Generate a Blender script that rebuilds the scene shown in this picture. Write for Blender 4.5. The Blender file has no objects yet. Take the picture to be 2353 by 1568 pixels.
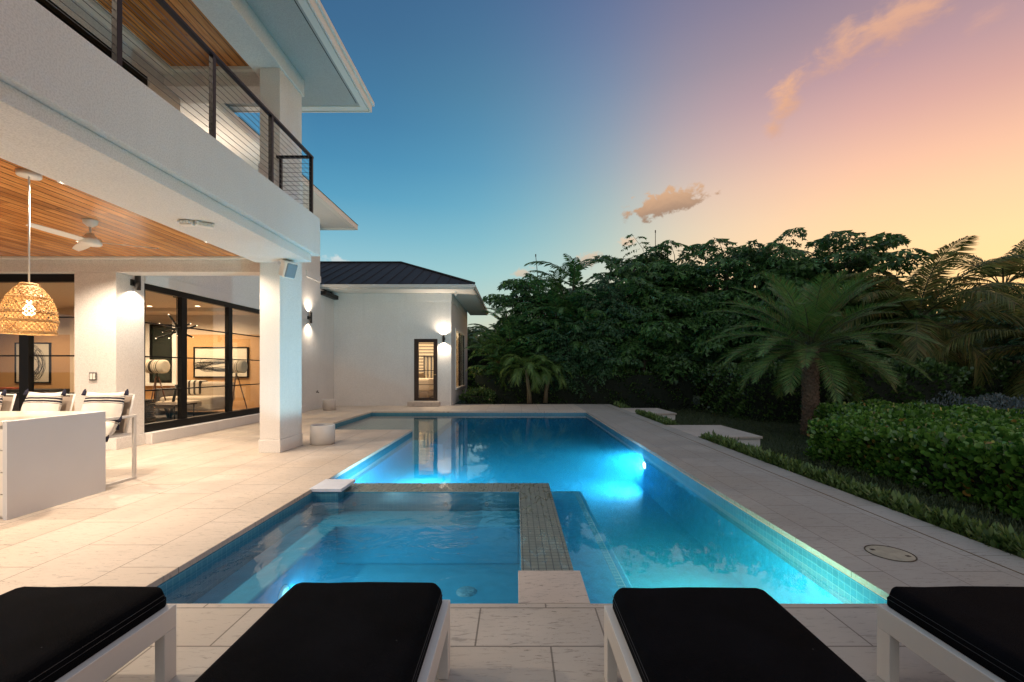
import bpy, math, random
from math import radians as R, sin, cos, pi, atan2, sqrt
from mathutils import Vector, Matrix
random.seed(7)
scene = bpy.context.scene
COL = scene.collection
F, VX, VY, CH = 1020.0, 1185.0, 848.0, 1.4          # focal length and vanishing point measured on the photo (2353 px wide)

# ---------------------------------------------------------------- camera
cd = bpy.data.cameras.new('camera'); cam = bpy.data.objects.new('camera', cd); COL.objects.link(cam)
cam.location = (0, 0, CH); cam.rotation_euler = (R(90), 0, 0)
cd.sensor_width = 36; cd.lens = 36 * F / 2353
cd.shift_x = (1176.5 - VX) / 2353; cd.shift_y = (VY - 784) / 2353
cd.clip_start = 0.05; cd.clip_end = 3000
scene.camera = cam
scene.cycles.use_denoising = True
scene.cycles.max_bounces = 8
scene.cycles.transparent_max_bounces = 24
scene.cycles.sample_clamp_indirect = 4.0
scene.view_settings.view_transform = 'Standard'; scene.view_settings.look = 'None'
scene.view_settings.exposure = 0.1; scene.view_settings.gamma = 1

def lin(c):
    return tuple(((v/255)/12.92 if v/255 <= .04045 else ((v/255+.055)/1.055)**2.4) for v in c)

# ---------------------------------------------------------------- world
class NT:
    def __init__(s, tree): s.t = tree
    def n(s, typ, **kw):
        nd = s.t.nodes.new(typ)
        for k, v in kw.items(): setattr(nd, k, v)
        return nd
    def l(s, a, b): s.t.links.new(a, b)
    def inp(s, sock, v):
        if isinstance(v, (int, float)): sock.default_value = v
        elif isinstance(v, tuple):
            sock.default_value = v if len(v) == len(sock.default_value) else tuple(v) + (1,)
        else: s.l(v, sock)
    def m(s, op, a, b=None, c=None, clamp=False):
        nd = s.n('ShaderNodeMath', operation=op); nd.use_clamp = clamp
        s.inp(nd.inputs[0], a)
        if b is not None: s.inp(nd.inputs[1], b)
        if c is not None: s.inp(nd.inputs[2], c)
        return nd.outputs[0]
    def mix(s, f, a, b, mode='MIX'):
        nd = s.n('ShaderNodeMix', data_type='RGBA', blend_type=mode)
        s.inp(nd.inputs[0], f); s.inp(nd.inputs[6], a); s.inp(nd.inputs[7], b)
        return nd.outputs[2]
    def ramp(s, f, stops, interp='LINEAR'):
        nd = s.n('ShaderNodeValToRGB'); cr = nd.color_ramp; cr.interpolation = interp
        while len(cr.elements) > 1: cr.elements.remove(cr.elements[-1])
        cr.elements[0].position = stops[0][0]; cr.elements[0].color = tuple(stops[0][1]) + (1,)
        for p, c in stops[1:]:
            e = cr.elements.new(p); e.color = tuple(c) + (1,)
        s.inp(nd.inputs[0], f)
        return nd.outputs[0]
    def sm(s, v, a, b, lo=0.0, hi=1.0, kind='SMOOTHSTEP'):
        nd = s.n('ShaderNodeMapRange', interpolation_type=kind)
        s.inp(nd.inputs[0], v); nd.inputs[1].default_value = a; nd.inputs[2].default_value = b
        nd.inputs[3].default_value = lo; nd.inputs[4].default_value = hi
        return nd.outputs[0]

world = bpy.data.worlds.new('World'); scene.world = world; world.use_nodes = True
W = NT(world.node_tree); world.node_tree.nodes.clear()
tc = W.n('ShaderNodeTexCoord'); sp = W.n('ShaderNodeSeparateXYZ'); W.l(tc.outputs['Generated'], sp.inputs[0])
az = W.m('MULTIPLY', W.m('ARCTAN2', sp.outputs[0], sp.outputs[1]), 180/pi)
el = W.m('MULTIPLY', W.m('ARCSINE', sp.outputs[2]), 180/pi)
elf = W.m('DIVIDE', el, 90.0, clamp=True)
COLS = [(-180, [(0,(205,195,190)),(20,(210,212,214)),(45,(196,202,208)),(60,(142,154,170)),(90,(200,206,210))]),
 (-75, [(0,(185,195,200)),(20,(140,165,180)),(45,(115,135,152)),(60,(142,154,170)),(90,(200,206,210))]),
 (-24, [(0,(185,205,205)),(13,(136,188,202)),(21,(64,142,180)),(27,(50,116,158)),(37,(46,92,132)),(50,(40,80,124)),(60,(142,154,170)),(90,(200,206,210))]),
 (-4, [(0,(215,200,170)),(6,(186,200,186)),(12,(146,192,196)),(18,(104,170,192)),(25,(76,142,176)),(32,(70,122,154)),(39,(60,102,140)),(50,(50,84,126)),(60,(142,154,170)),(90,(200,206,210))]),
 (10, [(0,(245,200,140)),(6,(228,205,165)),(12,(182,198,188)),(18,(152,182,184)),(25,(130,156,174)),(32,(106,131,162)),(39,(88,106,145)),(50,(60,82,124)),(60,(142,154,170)),(90,(200,206,210))]),
 (21, [(0,(252,200,130)),(8,(244,208,160)),(15,(224,202,172)),(20,(212,186,168)),(26,(184,158,160)),(32,(148,134,148)),(38,(120,114,140)),(50,(72,82,124)),(60,(142,154,170)),(90,(200,206,210))]),
 (38, [(0,(255,200,118)),(11,(255,212,150)),(15,(254,204,152)),(18,(250,194,152)),(22,(232,176,154)),(27,(192,146,148)),(33,(150,126,138)),(45,(88,86,124)),(60,(142,154,170)),(90,(200,206,210))]),
 (50, [(0,(255,200,122)),(9,(254,207,144)),(13,(254,206,152)),(18,(243,190,152)),(23,(212,158,144)),(28,(176,140,144)),(42,(110,100,125)),(60,(142,154,170)),(90,(200,206,210))]),
 (90, [(0,(255,190,110)),(12,(252,190,140)),(22,(225,175,150)),(35,(150,130,140)),(60,(142,154,170)),(90,(200,206,210))]),
 (140, [(0,(225,190,165)),(20,(185,170,170)),(45,(130,135,150)),(60,(142,154,170)),(90,(200,206,210))]),
 (180, [(0,(205,195,190)),(20,(210,212,214)),(45,(196,202,208)),(60,(142,154,170)),(90,(200,206,210))])]
def _at(stops, e):
    for (e0, c0), (e1, c1) in zip(stops, stops[1:]):
        if e <= e1: t = (e-e0)/(e1-e0); return tuple(c0[k]+(c1[k]-c0[k])*t for k in range(3))
    return stops[-1][1]
_E = [0, 4, 8, 12, 16, 20, 24, 28, 32, 36, 40, 50, 62, 76, 90]
def _smooth(az_, e):       # gaussian weighted resampling of the measured columns
    out = [0, 0, 0]; wsum = 0
    for j in range(-12, 13):
        a = az_ + j*.75*(1 if abs(az_) < 60 else 3); w_ = math.exp(-(j/6.5)**2); a = max(-180, min(180, a))
        for (a0, s0), (a1, s1) in zip(COLS, COLS[1:]):
            if a <= a1:
                t = (a-a0)/(a1-a0); c0, c1 = _at(s0, e), _at(s1, e)
                for k in range(3): out[k] += w_*(c0[k]+(c1[k]-c0[k])*t)
                wsum += w_; break
    return tuple(min(255, v/wsum) for v in out)
_A = [-180, -120, -75, -45, -30, -24, -16, -10, -5, 0, 4, 8, 12, 16, 20, 24, 28, 33, 38, 43, 48, 54, 65, 90, 115, 140, 180]
COLS = [(a, [(e, _smooth(a, e)) for e in _E]) for a in _A]
sky = None
for i, (a, stops) in enumerate(COLS):
    c = W.ramp(elf, [(e/90, lin(k)) for e, k in stops], 'LINEAR')
    if sky is None: sky = c
    else: sky = W.mix(W.sm(az, COLS[i-1][0], a, kind='LINEAR'), sky, c)
comb = W.n('ShaderNodeCombineXYZ'); W.l(az, comb.inputs[0]); W.l(el, comb.inputs[1])
def cloud(sky, a0, e0, wa, we, slope, colr, strength, nscale=.55, seed=0.0, soft=.45, stretch=1.0):
    mp = W.n('ShaderNodeMapping'); W.l(comb.outputs[0], mp.inputs[0])
    mp.inputs[1].default_value = (seed, seed*.7, 0); mp.inputs[3].default_value = (nscale/stretch, nscale, 1)
    mp.inputs[2].default_value = (0, 0, -math.atan(slope))
    ns = W.n('ShaderNodeTexNoise'); W.l(mp.outputs[0], ns.inputs['Vector']); ns.inputs['Scale'].default_value = 1.0
    ns.inputs['Detail'].default_value = 9; ns.inputs['Roughness'].default_value = .62; ns.inputs['Distortion'].default_value = .3
    da = W.m('SUBTRACT', az, a0); de = W.m('SUBTRACT', W.m('SUBTRACT', el, e0), W.m('MULTIPLY', da, slope))
    d = W.m('SQRT', W.m('ADD', W.m('POWER', W.m('ABSOLUTE', W.m('DIVIDE', da, wa)), 2.0), W.m('POWER', W.m('ABSOLUTE', W.m('DIVIDE', de, we)), 2.0)))
    v = W.m('SUBTRACT', W.m('MULTIPLY', ns.outputs['Fac'], 2.0), d)
    f = W.m('MULTIPLY', W.sm(v, .25, .25 + soft), strength)
    shade = W.mix(W.sm(W.m('ADD', W.m('DIVIDE', de, we), W.m('MULTIPLY', ns.outputs['Fac'], .8)), -.5, 1.2), colr[0], colr[1])
    return W.mix(f, sky, shade)
sky = cloud(sky, 18.6, 19.3, 6.6, 2.1, .12, (lin((142,112,92)), lin((205,160,122))), 1.0, .75, 3.1, .3, 1.5)
sky = cloud(sky, 9.6, 13.7, 2.6, 1.5, .1, (lin((170,155,140)), lin((215,185,155))), .8, .9, 9.0)
sky = cloud(sky, 1.0, 12.2, 2.2, .9, .1, (lin((190,170,150)), lin((214,186,158))), .75, .9, 14.0)
sky = cloud(sky, 14.2, 15.6, 1.8, .8, .1, (lin((214,180,150)), lin((232,194,158))), .7, .9, 17.0)
sky = cloud(sky, -21.5, 12.6, 3.0, .9, -.1, (lin((175,195,200)), lin((215,215,212))), .7, .9, 21.0)
sky = cloud(sky, 31.3, 27.2, 3.6, 3.6, .9, (lin((205,150,120)), lin((232,172,128))), .9, .5, 30.0, .8, 1.6)
sky = cloud(sky, 39.5, 30.4, 10.5, 3.1, .14, (lin((205,150,124)), lin((232,172,130))), .75, .5, 41.0, .8, 2.0)
sky = cloud(sky, 46.8, 28.4, 3.5, 1.2, .1, (lin((200,150,135)), lin((214,160,140))), .6, .5, 52.0, .9, 2.0)
bg = W.n('ShaderNodeBackground'); W.l(sky, bg.inputs[0]); bg.inputs[1].default_value = 1.0
nish = W.n('ShaderNodeTexSky', sky_type='NISHITA'); nish.sun_disc = False
nish.sun_elevation = R(1.0); nish.sun_rotation = R(62); nish.altitude = 0
bg2 = W.n('ShaderNodeBackground'); W.l(nish.outputs[0], bg2.inputs[0]); bg2.inputs[1].default_value = 0.05
add = W.n('ShaderNodeAddShader'); W.l(bg.outputs[0], add.inputs[0]); W.l(bg2.outputs[0], add.inputs[1])
wo = W.n('ShaderNodeOutputWorld'); W.l(add.outputs[0], wo.inputs[0])

sd = bpy.data.lights.new('sun', 'SUN'); sun = bpy.data.objects.new('sun', sd); COL.objects.link(sun)
sd.energy = 0.12; sd.angle = R(12); sd.color = (1, .62, .38)
_d = Vector((sin(R(62))*cos(R(3)), cos(R(62))*cos(R(3)), sin(R(3))))
sun.rotation_euler = _d.to_track_quat('Z', 'Y').to_euler()

# ---------------------------------------------------------------- helpers
def tag(o, label=None, cat=None, group=None, kind=None):
    if label: o['label'] = label
    if cat: o['category'] = cat
    if group: o['group'] = group
    if kind: o['kind'] = kind
    return o
def thing(name, label, cat, loc=(0,0,0), group=None, rz=0):
    o = bpy.data.objects.new(name, None); COL.objects.link(o)
    o.location = loc; o.rotation_euler = (0,0,rz); o.empty_display_size = .1
    return tag(o, label, cat, group)
class MB:
    def __init__(s): s.v = []; s.f = []; s.mi = []; s.sm = []
    def add(s, vs, fs, mi=0, smooth=False):
        b = len(s.v); s.v += [tuple(p) for p in vs]
        for k, f in enumerate(fs):
            s.f.append(tuple(b+i for i in f)); s.mi.append(mi if isinstance(mi, int) else mi[k]); s.sm.append(smooth)
        return s
    def box(s, x0, x1, y0, y1, z0, z1, mi=0):
        vs = [(x0,y0,z0),(x1,y0,z0),(x1,y1,z0),(x0,y1,z0),(x0,y0,z1),(x1,y0,z1),(x1,y1,z1),(x0,y1,z1)]
        fs = [(0,3,2,1),(4,5,6,7),(0,1,5,4),(2,3,7,6),(1,2,6,5),(3,0,4,7)]
        if not isinstance(mi, int): mx, my, mz = mi; mi = [mz,mz,my,my,mx,mx]
        return s.add(vs, fs, mi)
    def tube(s, pts, r, n=8, mi=0, caps=True, smooth=True):
        pts = [Vector(p) for p in pts]; rs = r if isinstance(r, (list, tuple)) else [r]*len(pts)
        vs = []; up = None
        for i, p in enumerate(pts):
            t = (pts[min(i+1, len(pts)-1)] - pts[max(i-1, 0)])
            if t.length < 1e-9: t = Vector((0,0,1))
            t.normalize()
            if up is None: up = Vector((0,0,1)) if abs(t.z) < .9 else Vector((1,0,0))
            a = t.cross(up).normalized(); up = a.cross(t).normalized()
            for k in range(n):
                th = 2*pi*k/n; vs.append(p + (a*cos(th) + up*sin(th))*rs[i])
        fs = []
        for i in range(len(pts)-1):
            for k in range(n):
                k2 = (k+1) % n; fs.append((i*n+k, i*n+k2, (i+1)*n+k2, (i+1)*n+k))
        s.add(vs, fs, mi, smooth)
        if caps:
            b = len(s.v) - len(vs)
            s.f.append(tuple(b+k for k in reversed(range(n)))); s.mi.append(mi); s.sm.append(False)
            s.f.append(tuple(b+(len(pts)-1)*n+k for k in range(n))); s.mi.append(mi); s.sm.append(False)
        return s
    def lathe(s, prof, n=32, c=(0,0,0), mi=0, smooth=True):
        vs = []
        for r_, z in prof:
            for k in range(n):
                th = 2*pi*k/n; vs.append((c[0]+r_*cos(th), c[1]+r_*sin(th), c[2]+z))
        fs = []
        for i in range(len(prof)-1):
            for k in range(n):
                k2 = (k+1) % n; fs.append((i*n+k, i*n+k2, (i+1)*n+k2, (i+1)*n+k))
        return s.add(vs, fs, mi, smooth)
    def prism(s, poly, z0, z1, mi=0):
        n = len(poly); vs = [(x,y,z0) for x,y in poly] + [(x,y,z1) for x,y in poly]
        fs = [tuple(reversed(range(n))), tuple(range(n, 2*n))] + [(k,(k+1)%n,n+(k+1)%n,n+k) for k in range(n)]
        return s.add(vs, fs, mi)
    def xf(s, M, start=0):
        s.v[start:] = [tuple(M @ Vector(p)) for p in s.v[start:]]; return s
    def build(s, name, mats, parent=None, bevel=0, seg=2, loc=None):
        me = bpy.data.meshes.new(name); me.from_pydata(s.v, [], s.f)
        for m_ in (mats if isinstance(mats, (list, tuple)) else [mats]): me.materials.append(m_)
        me.polygons.foreach_set('material_index', s.mi); me.polygons.foreach_set('use_smooth', s.sm)
        me.update()
        o = bpy.data.objects.new(name, me); COL.objects.link(o)
        if parent:
            o.parent = parent
            if loc is None:   # geometry was given in world coordinates: keep it there
                p = parent; M = Matrix()
                while p is not None: M = p.matrix_basis @ M; p = p.parent
                o.matrix_basis = M.inverted()
            else: o.location = loc
        elif loc: o.location = loc
        if bevel:
            b = o.modifiers.new('bevel', 'BEVEL'); b.width = bevel; b.segments = seg; b.limit_method = 'ANGLE'; b.angle_limit = R(40)
        return o
def boxes(name, mats, parent, bl, bevel=0, **k):
    m_ = MB()
    for b in bl: m_.box(*b)
    return m_.build(name, mats, parent, bevel, **k)
def local(root):   # parts written in the thing's own coordinates
    return (0, 0, 0)
def copy_tree(o, parent=None, loc=None, rz=None):
    c = o.copy(); COL.objects.link(c); c.parent = parent
    for ch in [x for x in bpy.data.objects if x.parent == o]: copy_tree(ch, c)
    if loc is not None: c.location = loc
    if rz is not None: c.rotation_euler = (0, 0, rz)
    return c
def G(x, y, h=0.0):            # photo point on the level plane of height h
    Y = F*(CH-h)/(y-VY); return Vector(((x-VX)*Y/F, Y, h))
def P(x, y, Y):
    return Vector(((x-VX)*Y/F, Y, CH-(y-VY)*Y/F))
def lamp(name, kind, loc, energy, color, parent=None, size=.05, aim=None, spot=None, blend=.5):
    l = bpy.data.lights.new(name, kind); o = bpy.data.objects.new(name, l); COL.objects.link(o)
    l.energy = energy; l.color = color
    if kind == 'AREA': l.size = size
    elif kind in ('POINT', 'SPOT'): l.shadow_soft_size = size
    if kind == 'SPOT': l.spot_size = R(spot); l.spot_blend = blend
    o.location = loc
    if aim is not None: o.rotation_euler = Vector(aim).normalized().to_track_quat('-Z', 'Y').to_euler()
    if parent:
        o.parent = parent; o.location = Vector(loc) - parent.location
    return o
WARM = (1, .72, .46); WARM2 = (1, .80, .60)

# ---------------------------------------------------------------- materials
def mat(name, color, rough=.6, metal=0.0, spec=.5, bump=None, noise=None, coat=0.0):
    m = bpy.data.materials.new(name); m.use_nodes = True
    T = NT(m.node_tree); b = m.node_tree.nodes['Principled BSDF']
    b.inputs['Base Color'].default_value = tuple(color) + (1,)
    b.inputs['Roughness'].default_value = rough; b.inputs['Metallic'].default_value = metal
    b.inputs['Specular IOR Level'].default_value = spec; b.inputs['Coat Weight'].default_value = coat
    tcn = T.n('ShaderNodeTexCoord')
    if noise:     # (scale, amount, optional vector scale)
        ns = T.n('ShaderNodeTexNoise'); ns.inputs['Scale'].default_value = noise[0]; ns.inputs['Detail'].default_value = 6
        ns.inputs['Roughness'].default_value = .6
        if len(noise) > 2:
            mp = T.n('ShaderNodeMapping'); mp.inputs[3].default_value = noise[2]; T.l(tcn.outputs['Object'], mp.inputs[0]); T.l(mp.outputs[0], ns.inputs[0])
        else: T.l(tcn.outputs['Object'], ns.inputs[0])
        k = noise[1]
        c = T.ramp(ns.outputs['Fac'], [(.3, tuple(v*(1-k) for v in color)), (.7, tuple(min(1, v*(1+k*.6)) for v in color))])
        T.l(c, b.inputs['Base Color'])
    if bump:      # (scale, strength)
        n2 = T.n('ShaderNodeTexNoise'); n2.inputs['Scale'].default_value = bump[0]; n2.inputs['Detail'].default_value = 4
        T.l(tcn.outputs['Object'], n2.inputs[0])
        bp = T.n('ShaderNodeBump'); bp.inputs['Strength'].default_value = bump[1]; bp.inputs['Distance'].default_value = .01
        T.l(n2.outputs['Fac'], bp.inputs['Height']); T.l(bp.outputs[0], b.inputs['Normal'])
    return m
def emis(name, color, strength):
    m = bpy.data.materials.new(name); m.use_nodes = True
    T = NT(m.node_tree); m.node_tree.nodes.clear()
    e = T.n('ShaderNodeEmission'); e.inputs[0].default_value = tuple(color)+(1,); e.inputs[1].default_value = strength
    o = T.n('ShaderNodeOutputMaterial'); T.l(e.outputs[0], o.inputs[0]); return m
def stucco(name, color, k=.08):
    m = bpy.data.materials.new(name); m.use_nodes = True
    T = NT(m.node_tree); b = m.node_tree.nodes['Principled BSDF']; tcn = T.n('ShaderNodeTexCoord')
    b.inputs['Roughness'].default_value = .9; b.inputs['Specular IOR Level'].default_value = .2
    big = T.n('ShaderNodeTexNoise'); big.inputs['Scale'].default_value = .9; big.inputs['Detail'].default_value = 7; T.l(tcn.outputs['Object'], big.inputs[0])
    fine = T.n('ShaderNodeTexNoise'); fine.inputs['Scale'].default_value = 75; fine.inputs['Detail'].default_value = 3; T.l(tcn.outputs['Object'], fine.inputs[0])
    mp = T.n('ShaderNodeMapping'); mp.inputs[3].default_value = (3.5, 3.5, .35); T.l(tcn.outputs['Object'], mp.inputs[0])
    st = T.n('ShaderNodeTexNoise'); st.inputs['Scale'].default_value = 1.5; st.inputs['Detail'].default_value = 5; T.l(mp.outputs[0], st.inputs[0])
    c = T.ramp(big.outputs['Fac'], [(.3, tuple(v*(1-k) for v in color)), (.7, color)])
    c = T.mix(T.sm(st.outputs['Fac'], .52, .8, 0, .35), c, tuple(v*(1-2.2*k) for v in color))
    c = T.mix(T.sm(fine.outputs['Fac'], .35, .6, .4, 0), c, tuple(v*.6 for v in color))
    T.l(c, b.inputs['Base Color'])
    bp = T.n('ShaderNodeBump'); bp.inputs['Strength'].default_value = .5; bp.inputs['Distance'].default_value = .006
    T.l(fine.outputs['Fac'], bp.inputs['Height']); T.l(bp.outputs[0], b.inputs['Normal'])
    return m
def travertine(name, base, bw, rh, alongY, ox=0.0, oy=0.0, joint=.006):
    m = bpy.data.materials.new(name); m.use_nodes = True
    T = NT(m.node_tree); b = m.node_tree.nodes['Principled BSDF']; tcn = T.n('ShaderNodeTexCoord')
    mp = T.n('ShaderNodeMapping'); mp.vector_type = 'POINT'
    if alongY: mp.inputs[2].default_value = (0, 0, R(-90))
    mp.inputs[1].default_value = (ox, oy, 0); T.l(tcn.outputs['Object'], mp.inputs[0])
    br = T.n('ShaderNodeTexBrick'); T.l(mp.outputs[0], br.inputs['Vector'])
    br.offset = .43; br.inputs['Scale'].default_value = 1; br.inputs['Brick Width'].default_value = bw; br.inputs['Row Height'].default_value = rh
    br.inputs['Mortar Size'].default_value = joint/2; br.inputs['Mortar Smooth'].default_value = .0
    br.inputs['Color1'].default_value = (0,0,0,1); br.inputs['Color2'].default_value = (1,1,1,1); br.inputs['Mortar'].default_value = (.5,.5,.5,1)
    ns = T.n('ShaderNodeTexNoise'); ns.inputs['Scale'].default_value = 1.6; ns.inputs['Detail'].default_value = 8; T.l(tcn.outputs['Object'], ns.inputs[0])
    mp2 = T.n('ShaderNodeMapping'); mp2.inputs[3].default_value = (3, 16, 3); mp2.inputs[2].default_value = (0,0,R(-18)); T.l(tcn.outputs['Object'], mp2.inputs[0])
    vein = T.n('ShaderNodeTexNoise'); vein.inputs['Scale'].default_value = 2.6; vein.inputs['Detail'].default_value = 9; vein.inputs['Roughness'].default_value = .7; vein.inputs['Distortion'].default_value = .9
    T.l(mp2.outputs[0], vein.inputs[0])
    pit = T.n('ShaderNodeTexNoise'); pit.inputs['Scale'].default_value = 3.6; pit.inputs['Detail'].default_value = 10; pit.inputs['Roughness'].default_value = .8; T.l(mp2.outputs[0], pit.inputs[0])
    st2 = T.n('ShaderNodeTexNoise'); st2.inputs['Scale'].default_value = .55; st2.inputs['Detail'].default_value = 5; T.l(tcn.outputs['Object'], st2.inputs[0])
    c = T.mix(T.sm(ns.outputs['Fac'], .3, .7), tuple(v*.80 for v in base), base)
    c = T.mix(T.sm(st2.outputs['Fac'], .5, .7, 0, .5), c, (base[0]*.78, base[1]*.70, base[2]*.60))
    tone = T.n('ShaderNodeSeparateColor'); T.l(br.outputs['Color'], tone.inputs[0])
    c = T.mix(T.m('MULTIPLY', tone.outputs[0], .75), c, (base[0]*.86, base[1]*.83, base[2]*.79))
    c = T.mix(T.sm(vein.outputs['Fac'], .54, .66, 0, .75), c, tuple(v*.52 for v in base))
    c = T.mix(T.m('MULTIPLY', T.sm(pit.outputs['Fac'], .575, .61, 0, .95), T.sm(st2.outputs['Fac'], .40, .58, .12, 1)), c, tuple(v*.22 for v in base))
    c = T.mix(T.m('MULTIPLY', br.outputs['Fac'], .75), c, (.10, .085, .07))
    T.l(c, b.inputs['Base Color'])
    T.l(T.sm(ns.outputs['Fac'], .3, .7, .55, .75), b.inputs['Roughness']); b.inputs['Specular IOR Level'].default_value = .35
    h = T.m('SUBTRACT', T.m('MULTIPLY', T.sm(pit.outputs['Fac'], .6, .7, 1, 0), .3), br.outputs['Fac'])
    bp = T.n('ShaderNodeBump'); bp.inputs['Strength'].default_value = .5; bp.inputs['Distance'].default_value = .004
    T.l(h, bp.inputs['Height']); T.l(bp.outputs[0], b.inputs['Normal'])
    return m
def tilemat(name, c1, c2, grout, axis, size=.057, rough=.25, wet=False):
    m = bpy.data.materials.new(name); m.use_nodes = True
    T = NT(m.node_tree); b = m.node_tree.nodes['Principled BSDF']; tcn = T.n('ShaderNodeTexCoord')
    sx = T.n('ShaderNodeSeparateXYZ'); T.l(tcn.outputs['Object'], sx.inputs[0])
    cb = T.n('ShaderNodeCombineXYZ')
    a, c_ = {'z': (0, 1), 'x': (1, 2), 'y': (0, 2)}[axis]
    T.l(sx.outputs[a], cb.inputs[0]); T.l(sx.outputs[c_], cb.inputs[1])
    br = T.n('ShaderNodeTexBrick'); T.l(cb.outputs[0], br.inputs['Vector']); br.offset = 0
    br.inputs['Scale'].default_value = 1; br.inputs['Brick Width'].default_value = size; br.inputs['Row Height'].default_value = size
    br.inputs['Mortar Size'].default_value = .0035; br.inputs['Color1'].default_value = tuple(c1)+(1,); br.inputs['Color2'].default_value = tuple(c2)+(1,)
    br.inputs['Mortar'].default_value = tuple(grout)+(1,)
    T.l(br.outputs['Color'], b.inputs['Base Color'])
    b.inputs['Roughness'].default_value = rough
    if wet:
        ns = T.n('ShaderNodeTexNoise'); ns.inputs['Scale'].default_value = 5; ns.inputs['Detail'].default_value = 4; ns.inputs['Distortion'].default_value = 1.2
        mp = T.n('ShaderNodeMapping'); mp.inputs[3].default_value = (2.2, .8, 1); T.l(tcn.outputs['Object'], mp.inputs[0]); T.l(mp.outputs[0], ns.inputs[0])
        T.l(T.sm(ns.outputs['Fac'], .5, .62, .38, .12), b.inputs['Roughness'])
        bp = T.n('ShaderNodeBump'); bp.inputs['Strength'].default_value = .35; bp.inputs['Distance'].default_value = .006
        T.l(T.m('SUBTRACT', ns.outputs['Fac'], T.m('MULTIPLY', br.outputs['Fac'], .3)), bp.inputs['Height']); T.l(bp.outputs[0], b.inputs['Normal'])
    return m
def wood(name, c_lo, c_hi, plank, axis=0, rough=.35, gap=True):
    # planks run along Y when axis == 0 (boards counted along X)
    m = bpy.data.materials.new(name); m.use_nodes = True
    T = NT(m.node_tree); b = m.node_tree.nodes['Principled BSDF']; tcn = T.n('ShaderNodeTexCoord')
    sx = T.n('ShaderNodeSeparateXYZ'); T.l(tcn.outputs['Object'], sx.inputs[0])
    u = sx.outputs[axis]; w = sx.outputs[1-axis]
    q = T.m('DIVIDE', u, plank); idx = T.m('FLOOR', q); fr = T.m('SUBTRACT', q, idx)
    wn = T.n('ShaderNodeTexWhiteNoise', noise_dimensions='1D'); T.l(idx, wn.inputs['W'])
    seg = T.m('FLOOR', T.m('ADD', T.m('DIVIDE', w, 2.4), T.m('MULTIPLY', wn.outputs['Value'], 7.0)))
    wn2 = T.n('ShaderNodeTexWhiteNoise', noise_dimensions='2D'); cb0 = T.n('ShaderNodeCombineXYZ'); T.l(idx, cb0.inputs[0]); T.l(seg, cb0.inputs[1]); T.l(cb0.outputs[0], wn2.inputs['Vector'])
    cb = T.n('ShaderNodeCombineXYZ'); T.l(T.m('MULTIPLY', u, 26.0), cb.inputs[0]); T.l(T.m('MULTIPLY', w, 1.3), cb.inputs[1]); T.l(T.m('MULTIPLY', wn2.outputs['Value'], 40.0), cb.inputs[2])
    gr = T.n('ShaderNodeTexNoise'); gr.inputs['Scale'].default_value = 1.0; gr.inputs['Detail'].default_value = 6; gr.inputs['Distortion'].default_value = 1.6; T.l(cb.outputs[0], gr.inputs[0])
    cbk = T.n('ShaderNodeCombineXYZ'); T.l(T.m('MULTIPLY', u, 14.0), cbk.inputs[0]); T.l(T.m('MULTIPLY', w, 5.0), cbk.inputs[1]); T.l(T.m('MULTIPLY', wn2.outputs['Value'], 9.0), cbk.inputs[2])
    kn = T.n('ShaderNodeTexNoise'); kn.inputs['Scale'].default_value = 1.0; kn.inputs['Detail'].default_value = 2; T.l(cbk.outputs[0], kn.inputs[0])
    c = T.mix(T.sm(gr.outputs['Fac'], .3, .72), c_hi, c_lo)
    c = T.mix(T.m('MULTIPLY', wn2.outputs['Value'], .7), c, tuple(v*.5 for v in c_lo))
    c = T.mix(T.sm(kn.outputs['Fac'], .72, .76, 0, .9), c, (.03, .012, .005))
    if gap:
        g = T.m('LESS_THAN', T.m('ABSOLUTE', T.m('SUBTRACT', fr, .5)), .455)
        c = T.mix(g, (.03, .012, .006), c)
        bp = T.n('ShaderNodeBump'); bp.inputs['Strength'].default_value = .6; bp.inputs['Distance'].default_value = .004
        T.l(T.m('ADD', g, T.m('MULTIPLY', gr.outputs['Fac'], .08)), bp.inputs['Height']); T.l(bp.outputs[0], b.inputs['Normal'])
    T.l(c, b.inputs['Base Color']); b.inputs['Roughness'].default_value = rough
    return m
def leafmat(name, lo, hi, rough=.4, trans=.3, spec=.5, brown=None, bp_=.82):
    m = bpy.data.materials.new(name); m.use_nodes = True
    T = NT(m.node_tree); b = m.node_tree.nodes['Principled BSDF']; out = m.node_tree.nodes['Material Output']
    g = T.n('ShaderNodeNewGeometry')
    stops = [(0, lo), (.85, hi)]
    if brown: stops = [(0, lo), (bp_, hi), (min(1, bp_+.08*(1-bp_)/.18), brown)]
    c = T.ramp(g.outputs['Random Per Island'], stops)
    T.l(c, b.inputs['Base Color']); b.inputs['Roughness'].default_value = rough; b.inputs['Specular IOR Level'].default_value = spec
    tr = T.n('ShaderNodeBsdfTranslucent'); T.l(c, tr.inputs[0])
    mx = T.n('ShaderNodeMixShader'); mx.inputs[0].default_value = trans
    T.l(b.outputs[0], mx.inputs[1]); T.l(tr.outputs[0], mx.inputs[2]); T.l(mx.outputs[0], out.inputs[0])
    return m
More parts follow.
